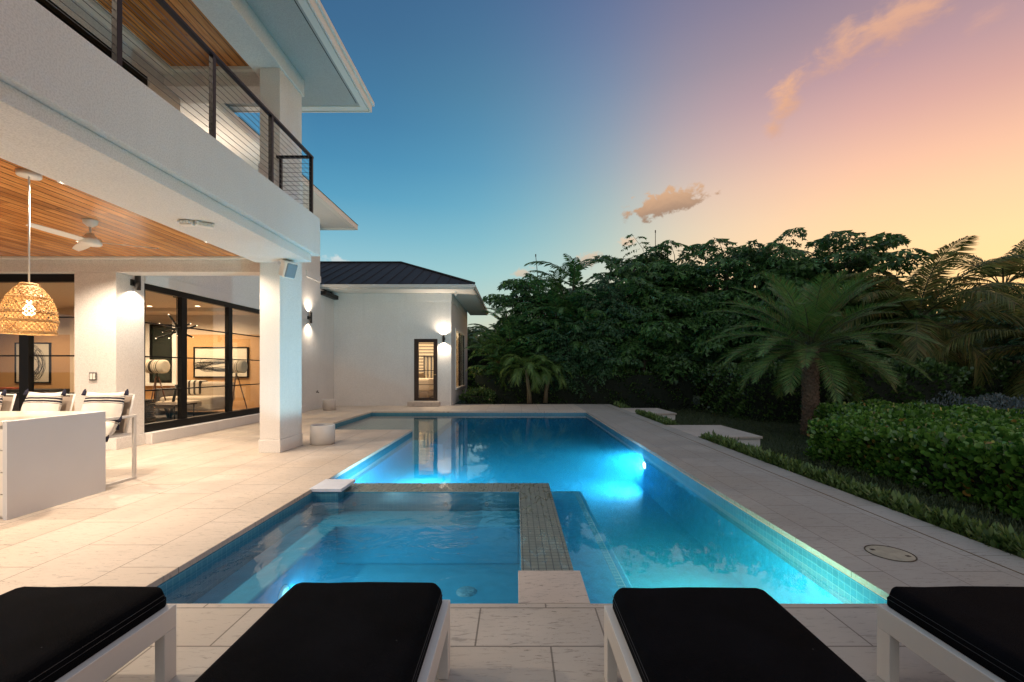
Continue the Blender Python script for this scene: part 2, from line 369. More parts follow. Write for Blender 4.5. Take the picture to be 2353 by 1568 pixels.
def glass(name, tint=(.93,.95,.94), ior=1.5, boost=1.0):
    m = bpy.data.materials.new(name); m.use_nodes = True
    T = NT(m.node_tree); m.node_tree.nodes.clear(); out = T.n('ShaderNodeOutputMaterial')
    t = T.n('ShaderNodeBsdfTransparent'); t.inputs[0].default_value = tint+(1,)
    g = T.n('ShaderNodeBsdfGlossy'); g.inputs['Roughness'].default_value = 0.0; g.inputs[0].default_value = (1,1,1,1)
    f = T.n('ShaderNodeFresnel'); gm_ = T.n('ShaderNodeNewGeometry'); T.l(T.m('ADD', ior, T.m('MULTIPLY', gm_.outputs['Backfacing'], 1/ior-ior)), f.inputs[0])
    mx = T.n('ShaderNodeMixShader'); T.l(T.m('MULTIPLY', f.outputs[0], boost, clamp=True), mx.inputs[0])
    T.l(t.outputs[0], mx.inputs[1]); T.l(g.outputs[0], mx.inputs[2]); T.l(mx.outputs[0], out.inputs[0]); return m
def watermat(name, tint, bumps, scale=1.0):
    m = bpy.data.materials.new(name); m.use_nodes = True
    T = NT(m.node_tree); m.node_tree.nodes.clear(); out = T.n('ShaderNodeOutputMaterial')
    tcn = T.n('ShaderNodeTexCoord'); h = None
    for sc, st, dist in bumps:
        ns = T.n('ShaderNodeTexNoise'); ns.inputs['Scale'].default_value = sc; ns.inputs['Detail'].default_value = 3; ns.inputs['Distortion'].default_value = dist
        T.l(tcn.outputs['Object'], ns.inputs[0]); v = T.m('MULTIPLY', ns.outputs['Fac'], st)
        h = v if h is None else T.m('ADD', h, v)
    bp = T.n('ShaderNodeBump'); bp.inputs['Strength'].default_value = 1; bp.inputs['Distance'].default_value = .01 * scale; T.l(h, bp.inputs['Height'])
    t = T.n('ShaderNodeBsdfTransparent'); t.inputs[0].default_value = tint+(1,)
    g = T.n('ShaderNodeBsdfGlossy'); g.inputs['Roughness'].default_value = 0.015; T.l(bp.outputs[0], g.inputs['Normal'])
    f = T.n('ShaderNodeFresnel'); gm_ = T.n('ShaderNodeNewGeometry'); T.l(T.m('ADD', 1.5, T.m('MULTIPLY', gm_.outputs['Backfacing'], 1/1.33-1.5)), f.inputs[0]); T.l(bp.outputs[0], f.inputs['Normal'])
    mx = T.n('ShaderNodeMixShader'); T.l(f.outputs[0], mx.inputs[0])
    T.l(t.outputs[0], mx.inputs[1]); T.l(g.outputs[0], mx.inputs[2]); T.l(mx.outputs[0], out.inputs[0]); return m

M = {}
M['stucco'] = stucco('stucco_white', (.76, .745, .725))
M['trim'] = mat('painted_trim', (.74, .72, .68), .5, bump=(60, .1))
M['black'] = mat('black_aluminium', (.004, .0035, .0035), .4, spec=.25)
M['bronze'] = mat('dark_bronze_frame', (.022, .010, .007), .3)
M['rail'] = mat('charcoal_rail', (.007, .008, .013), .4, spec=.3)
M['cable'] = mat('steel_cable', (.10, .10, .11), .4, metal=.6)
M['glass'] = glass('window_glass', boost=.8)
M['wood'] = wood('cypress_ceiling', (.48, .17, .04), (.86, .41, .13), .14, 0, .27)
M['roof'] = mat('charcoal_metal_roof', (.030, .028, .030), .6, spec=.2, noise=(1.2, .25))
M['deckL'] = travertine('travertine_patio', (.58, .51, .44), .92, .60, True, 0.15, .2, .007)
M['deckR'] = travertine('travertine_walk', (.41, .385, .35), .61, .41, True, .33, .08, .006)
M['deckN'] = travertine('travertine_front', (.50, .46, .41), .67, .36, False, .205, .28, .009)
M['stone'] = travertine('travertine_block', (.55, .49, .44), 9, 9, False, 3, 3, 0)
M['tile_z'] = tilemat('spa_tile_top', (.15, .17, .145), (.19, .21, .175), (.05, .055, .055), 'z', wet=True)
M['tile_x'] = tilemat('pool_tile_side_x', (.05, .20, .30), (.06, .23, .33), (.10, .27, .36), 'x')
M['tile_y'] = tilemat('pool_tile_side_y', (.05, .20, .30), (.06, .23, .33), (.10, .27, .36), 'y')
M['tile_b'] = tilemat('bench_trim_tile', (.06,.32,.50), (.08,.36,.54), (.3,.6,.7), 'z')
M['plaster'] = mat('pool_plaster', (.015, .34, .62), .8, noise=(14, .2), bump=(40, .4))
M['shelfp'] = mat('shelf_plaster', (.42, .42, .33), .8, noise=(9, .1))
M['spap'] = mat('spa_plaster', (.02,.26,.42), .8, noise=(8, .15))
M['water'] = watermat('pool_water', (.80, .95, .99), [(1.6, .14, .4), (8, .03, .3)])
M['spawater'] = watermat('spa_water', (.80, .92, .96), [(2.0, .9, 1.2), (6, .28, 1.2)])
M['waterside'] = bpy.data.materials.new('pool_water_side'); M['waterside'].use_nodes = True
for m_ in (M['water'], M['waterside'], M['spawater']):
    T = NT(m_.node_tree); out = [n_ for n_ in m_.node_tree.nodes if n_.type == 'OUTPUT_MATERIAL'][0]
    if m_ is M['waterside']:
        tt = T.n('ShaderNodeBsdfTransparent'); T.l(tt.outputs[0], out.inputs[0])
    pv = T.n('ShaderNodeVolumePrincipled'); pv.inputs['Density'].default_value = .30 if m_ is not M['spawater'] else .16; pv.inputs['Color'].default_value = (.04, .58, .96, 1)
    pv.inputs['Anisotropy'].default_value = .2; T.l(pv.outputs[0], out.inputs['Volume'])
M['white'] = mat('white_powder_coat', (.62, .60, .57), .45)
M['whitep'] = mat('white_plastic', (.75, .72, .68), .4)
M['cushion'] = mat('black_outdoor_fabric', (.0032, .0035, .0055), .95, spec=.08, bump=(300, .9), noise=(4, .6))
_m = M['cushion']; T = NT(_m.node_tree); _b = _m.node_tree.nodes['Principled BSDF']; _l = _b.inputs['Base Color'].links[0].from_socket
_v = T.n('ShaderNodeTexVoronoi'); _v.inputs['Scale'].default_value = 9; _tc = T.n('ShaderNodeTexCoord'); T.l(_tc.outputs['Object'], _v.inputs['Vector'])
T.l(T.mix(T.m('LESS_THAN', _v.outputs['Distance'], .022), _l, (.10, .10, .10)), _b.inputs['Base Color'])
M['thread'] = mat('grey_thread', (.035, .035, .04), .9)
M['counter'] = mat('white_counter_panel', (.60, .62, .66), .35, noise=(2, .03))
M['countertop'] = mat('counter_stone', (.74, .68, .58), .18, noise=(2.2, .12, (1, 5, 1)))
M['planter'] = mat('fibreglass_planter', (.62, .59, .56), .5, noise=(3, .06))
M['soil'] = mat('dark_soil', (.02, .015, .01), .9)
M['lamp_metal'] = mat('sconce_metal', (.02, .02, .02), .4, metal=.3)
M['grille'] = mat('speaker_grille', (.16, .20, .24), .6)
M['bark'] = mat('grey_bark', (.075, .055, .035), .9, noise=(6, .4), bump=(20, .8))
M['barkpale'] = mat('ringed_palm_bark', (.20, .16, .10), .8, noise=(14, .35, (1, 1, 6)), bump=(20, .5))
M['barkdate'] = mat('date_palm_bark', (.15, .105, .075), .9, noise=(18, .5), bump=(30, .9))
M['fish'] = leafmat('fishtail_leaf', (.018, .062, .022), (.10, .21, .055), .42, .30)
M['fish2'] = leafmat('fishtail_leaf_dark', (.016, .052, .026), (.07, .16, .065), .42, .25)
M['date'] = leafmat('date_palm_leaf', (.04, .125, .03), (.17, .29, .07), .42, .3, brown=(.22, .17, .06))
M['coco'] = leafmat('coconut_leaf', (.06, .10, .03), (.28, .30, .09), .4, .6, brown=(.32, .22, .08))
M['adon'] = leafmat('small_palm_leaf', (.06, .14, .035), (.18, .28, .07), .4, .35)
M['clusia'] = leafmat('clusia_leaf', (.02, .085, .014), (.17, .34, .055), .22, .22, .6, brown=(.30, .19, .05), bp_=.985)
M['hedge'] = leafmat('hedge_leaf', (.018, .052, .014), (.08, .15, .035), .35, .15)
M['cover'] = leafmat('ground_cover_leaf', (.04, .09, .024), (.15, .23, .06), .5, .25)
M['greyleaf'] = leafmat('grey_shrub_leaf', (.05, .08, .085), (.13, .17, .18), .5, .2)
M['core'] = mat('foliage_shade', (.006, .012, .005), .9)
M['stem'] = mat('green_stem', (.06, .07, .03), .7)
M['grass'] = mat('lawn', (.030, .045, .014), .9, noise=(3, .5), bump=(60, 1.0))

# ---------------------------------------------------------------- ground, deck, pool
PX0, PX1, PY0, PY1 = -2.38, 2.32, 2.65, 14.60
AX0, AY0 = -4.74, 10.24
DX1, DY1 = 3.75, 17.62
lawn = MB()
xs = [-900, -24, 3.72, 900]; ys = [-200, -8, 17.55, 1500]
for i in range(3):
    for j in range(3):
        if (i, j) == (1, 1): continue
        lawn.add([(xs[i],ys[j],-.32),(xs[i+1],ys[j],-.32),(xs[i+1],ys[j+1],-.32),(xs[i],ys[j+1],-.32)], [(0,1,2,3)])
tag(lawn.build('lawn', M['grass']), kind='structure')

T0 = -.045
dk = MB()
dk.box(-24, PX0, -8, PY0, T0, 0, 2); dk.box(PX0, DX1, -8, PY0, T0, 0, 2)
dk.box(-24, PX0, PY0, AY0, T0, 0, 0)
dk.box(-24, AX0, AY0, PY1, T0, 0, 0)
dk.box(-24, PX1, PY1, DY1, T0, 0, 0)
dk.box(PX1, DX1, PY0, DY1, T0, 0, 1)
tag(dk.build('pool_deck', [M['deckL'], M['deckR'], M['deckN']], bevel=.003, seg=1), kind='structure')
boxes('deck_skirt', M['stucco'], None, [(DX1-.12, DX1-.05, -8, DY1-.05, -.4, T0-.001), (-2.4, DX1-.12, DY1-.12, DY1-.05, -.4, T0-.001)])
tag(bpy.data.objects['deck_skirt'], kind='structure')
# the long thin joint of the outer border row
tag(boxes('deck_joint', mat('rusty_joint', (.16, .10, .045), .9), None, [(3.447, 3.455, -8, DY1, .0005, .0035)]), kind='structure')

sh = MB(); FZ = -.80
pl, ti_x, ti_y, sf = 0, 1, 2, 3
WL, WR = PX0, PX1
def wallx(x, y0, y1, z0, z1, s, mi): sh.add([(x,y0,z0),(x,y1,z0),(x,y1,z1),(x,y0,z1)], [(0,1,2,3) if s < 0 else (0,3,2,1)], mi)
def wally(y, x0, x1, z0, z1, s, mi): sh.add([(x0,y,z0),(x1,y,z0),(x1,y,z1),(x0,y,z1)], [(0,1,2,3)], mi)
def floor(x0, x1, y0, y1, z, mi): sh.add([(x0,y0,z),(x1,y0,z),(x1,y1,z),(x0,y1,z)], [(0,1,2,3)], mi)
TB = -.26
SX, SWX, SY, SWY = .04, .43, 5.37, 5.78      # spa inner / outer wall lines
for (z0, z1, mx, my) in ((FZ, TB, pl, pl), (TB, T0, ti_x, ti_y)):
    wallx(PX1, PY0, PY1, z0, z1, -1, mx)
    wally(PY0, SWX, PX1, z0, z1, 1, my)
    wally(PY1, AX0, PX1, z0, z1, -1, my)
    wallx(PX0, SWY, AY0, z0, z1, 1, mx)
    wallx(AX0, AY0, PY1, z0, z1, 1, mx)
    wally(AY0, AX0, PX0, z0, z1, 1, my)
floor(SWX, PX1, PY0, SWY, FZ, pl); floor(PX0, PX1, SWY, PY1, FZ, pl)
# sun shelf with its two steps
sh.box(AX0, PX0+.30, AY0, PY1, FZ, -.245, sf); sh.box(PX0+.30, PX0+.62, AY0+.5, PY1, FZ, -.42, pl); sh.box(PX0+.62, PX0+.95, AY0+.8, PY1, FZ, -.6, pl)
pool = sh.build('swimming_pool', [M['plaster'], M['tile_x'], M['tile_y'], M['shelfp']])
tag(pool, kind='structure')
# submerged bench along the spa with a trim of tiles
sb = MB(); sb.box(SWX, .92, PY0, 6.20, FZ, -.30, 0)
tag(sb.build('pool_bench', M['plaster'], None, .03, 3), kind='structure')
tag(boxes('pool_bench_trim', M['tile_b'], None, [(.80, .86, PY0, 6.14, -.2999, -.296), (SWX, .80, 6.08, 6.14, -.2999, -.296)]), kind='structure')

spa = thing('spa', 'raised tiled hot tub built into the near left corner of the pool', 'spa', (-1.2, 4.0, -.7))
w = MB(); mi3 = (1, 2, 0)
w.box(SX, SWX, PY0, SWY, FZ, -.086, mi3); w.box(PX0, SX, SY, SWY, FZ, -.086, mi3)
w.build('dam_wall', [M['tile_z'], M['tile_x'], M['tile_y']], spa, .006, 2)
sp_ = MB(); SF = -.74
sp_.box(PX0, SX, PY0, SY, SF-.05, SF, 0)
sp_.build('spa_floor', M['spap'], spa)
sp_ = MB(); sp_.box(PX0, SX, 4.85, SY, SF, -.31, 0); sp_.box(PX0, -1.95, PY0, 4.85, SF, -.31, 0)
sp_.build('spa_bench', M['spap'], spa, .025, 3)
sp_ = MB(); sp_.box(PX0-.02, PX0+.003, PY0, SWY, FZ, T0, (0, 1, 0)); sp_.box(PX0, SX, PY0-.02, PY0+.003, FZ, T0, (0, 1, 0))
sp_.build('tile_band', [M['tile_x'], M['tile_y']], spa)
boxes('jet_wall', M['tile_y'], spa, [(PX0, SX, SY-.004, SY, -.31, -.13)])
boxes('stepping_slab', M['stone'], spa, [(.017, .446, PY0+.002, 3.08, T0, .002)], .004)
boxes('corner_slab', mat('pale_marble_slab', (.62, .66, .74), .35, noise=(6, .1)), spa, [(PX0-.03, -2.03, 5.17, 5.63, -.034, .003)], .004)
boxes('corner_pier', [M['tile_x'], M['tile_y'], M['tile_z']], spa, [(PX0, -2.08, 5.20, 5.60, -.6, -.035, (0, 1, 2))])
d_ = G(1072, 1360, SF)
dr = MB(); dr.lathe([(0, .016), (.06, .016), (.085, .012), (.088, .004), (.10, .004), (.102, 0)], 28, (d_.x, d_.y, SF))
dr.build('drain_cover', mat('drain_plastic', (.12, .30, .36), .5, noise=(55, .9)), spa)
for xx in (-1.95, -.85, -.35):
    jt = MB(); jt.lathe([(0, .004), (.010, .004), (.011, .010), (.020, .010), (.026, .003), (.027, 0)], 18)
    jt.xf(Matrix.Translation((xx, SY-.004, -.235)) @ Matrix.Rotation(R(90), 4, 'X'))
    jt.build('jet_nozzle', M['grille'], spa)

wt = MB(); WZ = -.105
e_ = .012
wt.prism([(SWX-e_,PY0-e_),(PX1+e_,PY0-e_),(PX1+e_,PY1+e_),(AX0-e_,PY1+e_),(AX0-e_,AY0-e_),(PX0-e_,AY0-e_),(PX0-e_,SWY-e_),(SWX-e_,SWY-e_)], FZ-.02, WZ, 0)
wt.mi[0] = 1
for q_ in range(2, len(wt.mi)): wt.mi[q_] = 1
tag(wt.build('pool_water', [M['water'], M['waterside']]), kind='structure')
wt = MB(); wt.prism([(PX0-.012,PY0-.012),(SX+.012,PY0-.012),(SX+.012,SY+.012),(PX0-.012,SY+.012)], SF-.02, -.096, 1); wt.mi[1] = 0
tag(wt.build('spa_water', [M['spawater'], M['waterside']]), kind='structure')

# platforms reaching over the planting on the right
def platform(y0, y1, x1, label):
    t = thing('stepping_platform', label, 'platform', (4.4, (y0+y1)/2, -.32), 'stone platforms beside the walkway')
    boxes('slab', M['stone'], t, [(DX1+.002, x1, y0, y1, -.047, 0)], .004)
    boxes('base', M['stucco'], t, [(DX1-.04, x1-.035, y0+.035, y1-.04, -.42, -.047)])
platform(9.18, 11.07, 5.11, 'nearer pale stone platform jutting from the walkway over the planting')
platform(14.0, 15.87, 5.08, 'farther pale stone platform jutting from the walkway before the dark hedge')

# skimmer lid
c = G(2045, 1272); sk = MB()
sk.lathe([(0, .004), (.130, .004), (.144, .002), (.148, 0)], 40)
sl = thing('access_cover', 'round beige access lid set into the walkway beside the pool', 'lid', (c.x, c.y, .001))
sk.build('cover', mat('lid_plastic', (.36, .33, .25), .6, noise=(12, .25)), sl, loc=(0,0,0))
r_ = MB(); r_.lathe([(.148, .0015), (.148, .004), (.156, .004), (.156, .0015)], 40); r_.build('ring', M['bark'], sl, loc=(0,0,0))
for s_ in (-1, 1): r_ = MB(); r_.box(s_*.085-.015, s_*.085+.015, -s_*.06-.012, -s_*.06+.012, .004, .0055); r_.build('finger_slot', M['black'], sl, loc=(0,0,0))

def pool_light(loc, nrm, label, e, colr, spot, aimdown=.1, r=.07, em=8, aimy=0):
    nrm = Vector(nrm); t = thing('pool_light', label, 'pool light', loc, 'underwater pool lights')
    m1 = MB(); m1.lathe([(0, .012), (r*.8, .010), (r*.82, 0)], 24); m2 = MB(); m2.lathe([(r*.82, .004), (r*.84, .014), (r*1.12, .010), (r*1.15, 0)], 24)
    q = nrm.to_track_quat('Z', 'Y').to_matrix().to_4x4()
    m1.xf(q); m2.xf(q)
    m1.build('lens', emis('pool_lens', colr, em), t, loc=(0,0,0)); m2.build('bezel', M['whitep'], t, loc=(0,0,0))
    lamp('pool_lamp', 'AREA', Vector(loc)+nrm*.03, e, colr, t, .14, nrm + Vector((0, aimy, -aimdown)))
AQ = (.55, .92, 1.0)
pool_light((PX1-.002, 7.95, -.33), (-1,0,0), 'bright round underwater light on the right pool wall halfway along', 145, AQ, 128, .02, em=25, aimy=.3)
pool_light((1.35, PY0+.002, -.45), (0,1,0), 'underwater light on the near pool wall close to the right corner', 125, (.70, 1.0, .58), 170, .02)
pool_light((-1.3, SWY+.002, -.42), (0,1,0), 'added underwater light hidden behind the hot tub wall to even out the pool glow', 250, AQ, 165, .05)  # extra lamp out of sight, added to spread the water glow
pool_light((-1.948, 3.72, -.50), (1,0,0), 'round hot tub light on the side of its left bench', 20, (.45, .90, 1.0), 165, .1, em=1.2)

# ---------------------------------------------------------------- main house
house = thing('house', 'two storey white stucco house with wood ceilings and a cable railed balcony', 'house', (-7, 7, 0))
def part(name, m_, bl, parent=None, bevel=.006, label=None):
    o = boxes(name, m_, parent or house, bl, bevel)
    if label: o['label'] = label
    return o
CX0, CX1, CY0, CY1 = -4.27, -3.93, 7.40, 8.16
part('column', M['stucco'], [(CX0, CX1, CY0, CY1, .22, 6.42), (CX0-.012, CX1+.012, CY0-.012, CY1+.012, 0, .22), (CX0-.015, CX1+.015, CY0-.015, CY1+.015, 3.96, 4.83)], bevel=.008)
part('balcony_fascia', M['stucco'], [(-4.33, -3.32, -4, 7.54, 3.31, 3.95)], bevel=.01)
part('balcony_soffit', M['stucco'], [(-4.33, -3.40, -4, 7.385, 3.17, 3.309)], bevel=.008)
part('balcony_floor', M['stucco'], [(-16, -4.331, -4, 7.94, 3.382, 3.93)], bevel=0)
part('patio_ceiling', M['wood'], [(-16, -4.331, -4, 7.655, 3.33, 3.38)], bevel=0)
part('ceiling_trim', M['trim'], [(-16, -4.34, 7.60, 7.655, 3.29, 3.328)], bevel=.004)
part('patio_beam', M['stucco'], [(-16, CX0+.002, 7.66, 7.96, 3.07, 3.378)])
part('pier', M['stucco'], [(-7.62, -6.90, 7.662, 8.25, .2, 3.068), (-7.62, -6.885, 7.65, 8.25, 0, .2)], label='white wall pier between the two glazed openings')
part('side_wall', M['stucco'], [(-7.12, -6.90, 8.252, 14.30, 3.0, 6.5), (-7.12, -6.90, 14.302, 15.67, 0, 6.5), (-7.12, -6.902, 15.672, 16.85, 0, 4.22), (-7.12,-6.90, 7.962, 8.25, 3.07, 6.5)])
part('wall_band', M['stucco'], [(-6.90, -6.88, 8.25, 14.6, 3.0, 3.2), (-6.90, -6.87, 14.6, 15.68, 4.44, 4.66)])
part('window_sill', M['stucco'], [(-7.1, -6.76, 8.252, 14.30, 0, .21)], bevel=.008)
part('gutter', M['black'], [(-6.90, -6.72, 15.70, 16.84, 4.02, 4.16)])  # black box, also stands for the shadow gap under the wing eave
# glazing
def glazing_side():
    fr = MB(); x0, x1 = -7.02, -6.92
    ys_ = [8.26, 9.28, 10.78, 12.28, 13.78, 14.29]
    fr.box(x0, x1, 8.254, 14.298, 2.885, 2.998); fr.box(x0-.02, x1+.02, 8.254, 14.298, .212, .36)
    for k, y in enumerate(ys_):
        wd = .075 if 0 < k < 5 else .04
        fr.box(x0+.002, x1-.002, y-wd, y+wd, .361, 2.884)
    w_ = fr.build('sliding_window', M['black'], house, .004, 1)
    mt = MB()
    for z in (.99, 1.63, 2.27): boxes('muntin', M['black'], w_, [(x0+.03, x1-.02, 8.3, 14.25, z-.012, z+.012)])
    boxes('pane', M['glass'], w_, [(-6.975, -6.967, 8.3, 14.25, .37, 2.88)])
glazing_side()
def glazing_front():
    fr = MB(); y0, y1 = 7.80, 7.90
    xs_ = [-7.66, -8.65, -10.15, -11.65, -13.15]
    fr.box(-13.9, -7.622, y0, y1, 2.93, 3.068); fr.box(-13.9, -7.622, y0, y1, 0.0, .16)
    for k, x in enumerate(xs_):
        wd = .085 if k else .03
        fr.box(x-wd, x+wd, y0+.002, y1-.002, .161, 2.929)
    w_ = fr.build('sliding_window', M['black'], house, .004, 1)
    mt = MB()
    for z in (.97, 1.63, 2.31): boxes('muntin', M['black'], w_, [(-13.9, -7.7, y0+.02, y1-.03, z-.012, z+.012)])
    boxes('pane', M['glass'], w_, [(-13.9, -7.7, 7.846, 7.854, .17, 2.92)])
glazing_front()
part('front_wall', M['stucco'], [(-20, -13.9, 7.662, 8.25, 0, 3.068)])
# interior shell
M['tan'] = mat('grasscloth_wall', (.52, .30, .13), .85, noise=(30, .25, (1, 1, 6)), bump=(90, .4))
M['cream'] = mat('cream_paint', (.62, .50, .38), .8)
M['floorw'] = wood('interior_floor', (.33, .20, .11), (.50, .33, .19), .18, 0, .35)
room = thing('living_room', 'warm lit living room interior seen through the sliding windows', 'room', (-11, 10, .2))
part('floor', M['floorw'], [(-19.9, -7.03, 7.92, 13.4, .05, .205)], room, 0)
part('ceiling', M['cream'], [(-19.9, -7.122, 7.965, 13.4, 3.10, 3.30), (-19.9, -7.122, 12.4, 13.3, 3.0, 3.099), (-19.9, -7.122, 8.26, 8.9, 3.0, 3.099)], room, .01)
part('rear_wall', [M['tan'], M['cream']], [(-19.9, -7.122, 13.25, 13.4, 2.42, 3.0, 1), (-11.2, -7.122, 13.2, 13.25, .205, 2.42, 0), (-19.9, -11.2, 13.2, 13.25, .205, 2.42, 0)], room, 0)
part('end_wall', M['cream'], [(-20.1, -19.9, 7.92, 13.4, .05, 3.3), (-12.05, -11.95, 12.0, 13.2, .205, 3.0)], room, 0)
dw = part('window', M['black'], [(-10.84, -10.78, 13.14, 13.2, 1.0, 2.72), (-10.22, -10.16, 13.14, 13.2, 1.0, 2.72), (-10.78, -10.22, 13.14, 13.2, 2.66, 2.72), (-10.78, -10.22, 13.14, 13.2, 1.0, 1.06)], room, 0)
part('pane', mat('night_window', (.03, .035, .03), .15), [(-10.78, -10.22, 13.17, 13.19, 1.06, 2.66)], dw, 0)
part('sill', M['trim'], [(-11.0, -10.0, 13.05, 13.2, .90, .98), (-10.98, -10.84, 13.12, 13.2, .98, 2.8), (-10.16, -10.04, 13.12, 13.2, .98, 2.8)], dw, .004)

# upper storey
part('upper_beam', M['stucco'], [(-4.42, -3.90, -4, 8.20, 6.42, 6.72), (-8, -4.42, 7.7, 8.2, 6.30, 6.72)], bevel=.008)
part('upper_ceiling', M['wood'], [(-6.0, -4.421, -4, 7.699, 6.60, 6.66)], bevel=0)
part('upper_cornice', M['trim'], [(-6.1, -5.92, -4, 7.699, 6.50, 6.60), (-5.92, -4.43, 7.62, 7.698, 6.54, 6.60)])
part('upper_wall', M['stucco'], [(-6.3, -6.10, -4, 8.07, 6.25, 6.66), (-6.3, -6.10, 7.38, 8.07, 3.93, 6.249), (-6.29, -6.28, -4, 7.38, 3.93, 6.25)], bevel=0)
dd = part('balcony_door', M['black'], [(-6.20, -6.12, -4, 7.38, 6.13, 6.248), (-6.20, -6.12, 7.28, 7.378, 3.94, 6.129), (-6.20, -6.12, 5.5, 5.62, 3.94, 6.129), (-6.20, -6.12, 3.7, 3.82, 3.94, 6.129)], bevel=0)
part('pane', mat('dark_glass', (.012, .012, .014), .08), [(-6.17, -6.16, -4, 7.3, 3.95, 6.15)], dd, 0)
# main roof with overhanging eaves
ex, ey = -3.0, 9.14
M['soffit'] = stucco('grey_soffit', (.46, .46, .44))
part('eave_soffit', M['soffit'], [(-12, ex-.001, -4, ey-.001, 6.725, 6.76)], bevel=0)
part('eave_fascia', M['trim'], [(ex, ex+.03, -4, ey+.03, 6.69, 6.90), (-12, ex, ey, ey+.03, 6.69, 6.90), (ex-.14, ex-.02, -4, ey-.02, 6.70, 6.724), (-12, ex-.14, ey-.16, ey-.02, 6.70, 6.724)], bevel=.004)
part('drip_edge', M['trim'], [(ex+.03, ex+.07, -4, ey+.07, 6.84, 6.92), (-12, ex+.03, ey+.03, ey+.07, 6.84, 6.92)], bevel=.004)
part('soffit_vent', M['black'], [(ex-.20, ex-.19, -4, ey-.25, 6.718, 6.7245)], bevel=0)
rf = MB(); rf.add([(ex+.07,-4,6.92),(ex+.07,ey+.07,6.92),(-7,ey-4,8.9),(-7,-4,8.9),(-12,ey+.07,6.92),(-12,-4,6.92)], [(0,1,2,3),(1,4,2),(2,4,5,3)])
rf.build('roof', M['roof'], house)
# farther two storey mass: eave seen through the balcony
part('rear_eave', M['stucco'], [(-8.5, -5.78, 8.21, 16.1, 6.50, 6.54)], bevel=0, label='far eave over the rear wing, seen beyond the balcony')
part('rear_fascia', M['trim'], [(-5.78, -5.74, 8.21, 16.14, 6.44, 6.62), (-8.5, -5.78, 16.1, 16.14, 6.44, 6.62), (-5.9, -5.79, 8.21, 16.0, 6.45, 6.499)])
rf = MB(); rf.add([(-5.72,9.2,6.62),(-5.72,16.16,6.62),(-9,13,7.6),(-9,9.2,7.6),(-12,16.16,6.62)], [(0,1,2,3),(1,4,2)]); rf.build('rear_roof', M['roof'], house)

# railing
rail = part('railing', M['rail'], [(-3.425, -3.365, -4, 7.40, 4.90, 4.935), (CX0+.3, -3.425, 7.345, 7.40, 4.90, 4.935)], bevel=.004)
for y in (-.98, .21, 1.40, 2.59, 3.78, 4.97, 6.16, 7.37):
    part('post', M['rail'], [(-3.42, -3.37, y-.025, y+.025, 3.95, 4.90), (-3.44, -3.35, y-.045, y+.045, 3.95, 3.965)], rail, .003)
part('post', M['rail'], [(CX1+.015, CX1+.05, 7.345, 7.395, 3.96, 4.90)], rail, .003)
cb = MB()
for k in range(12):
    z = 3.995 + k*.074
    cb.tube([(-3.395, -4, z), (-3.395, 7.37, z)], .0032, 6); cb.tube([(-3.395, 7.37, z), (CX1+.03, 7.37, z)], .0032, 6)
cb.build('cable', M['cable'], rail)

# ---------------------------------------------------------------- guest wing
wing = thing('guest_wing', 'single storey white guest wing with a charcoal hipped metal roof', 'building', (-4.6, 17, 0))
GX0, GX1, GY0, GY1 = -12, -2.45, 16.86, 22.3
dx0, dx1, dz0, dz1 = -3.86, -2.97, .19, 2.54
wy0, wy1, wz0, wz1 = 18.0, 21.2, .60, 3.0
part('wall', M['stucco'], [(GX0, dx0, GY0, GY0+.2, 0, 4.27), (dx1, GX1, GY0, GY0+.2, 0, 4.27), (dx0, dx1, GY0, GY0+.2, dz1, 4.27), (dx0, dx1, GY0, GY0+.2, 0, dz0),
    (GX1-.2, GX1-.001, GY0+.2, wy0, 0, 4.27), (GX1-.2, GX1-.001, wy1, GY1, 0, 4.27), (GX1-.2, GX1-.001, wy0, wy1, 0, wz0), (GX1-.2, GX1-.001, wy0, wy1, wz1, 4.27), (GX0, GX1, GY1, GY1+.2, 0, 4.27)], wing, 0)
part('wall_band', M['stucco'], [(-6.89, GX1+.015, GY0-.018, GY0-.001, 3.97, 4.268), (GX1, GX1+.018, GY0, GY1, 3.97, 4.268)], wing, .004)
ez, ez1 = 4.27, 4.43; ex0, ey0, ey1 = -1.54, 15.98, 23.8
part('soffit', M['trim'], [(-6.9, ex0-.02, ey0+.02, GY0-.02, ez, ez+.03), (GX1+.02, ex0-.02, GY0-.02, ey1, ez, ez+.03)], wing, 0)
M['trimg'] = mat('shaded_eave_trim', (.50, .48, .45), .5)  # darker copy of the trim, shade at the eave put into the colour
part('fascia', M['trimg'], [(-7.02, ex0, ey0-.03, ey0+.019, ez-.005, ez1), (ex0-.02, ex0+.03, ey0-.03, ey1, ez-.005, ez1)], wing, .006)
part('gutter', M['trimg'], [(-7.02, ex0+.09, ey0-.09, ey0-.031, ez1-.11, ez1+.0), (ex0+.031, ex0+.09, ey0-.03, ey1, ez1-.11, ez1)], wing, .008)
rz, ry, rx = 6.15, (ey0+ey1)/2, -5.14
rfm = MB(); a = ez1+.015
e0, y0_, y1_ = ex0+.06, ey0-.06, ey1
rfm.add([(-14,y0_,a),(e0,y0_,a),(rx,ry,rz),(-14,ry,rz),(e0,y1_,a),(-14,y1_,a)], [(0,1,2,3),(1,4,2),(4,5,3,2)])
rfm.build('roof', M['roof'], wing)
sm_ = MB()
for k in range(28):     # standing seams on the front slope
    x = -14 + .44*k + .1
    if x > e0-.1: break
    t1 = 1.0 if x < rx else (e0-x)/(e0-rx)
    sm_.tube([(x, y0_, a+.02), (x, y0_+(ry-y0_)*t1, a+(rz-a)*t1+.02)], .013, 4, smooth=False)
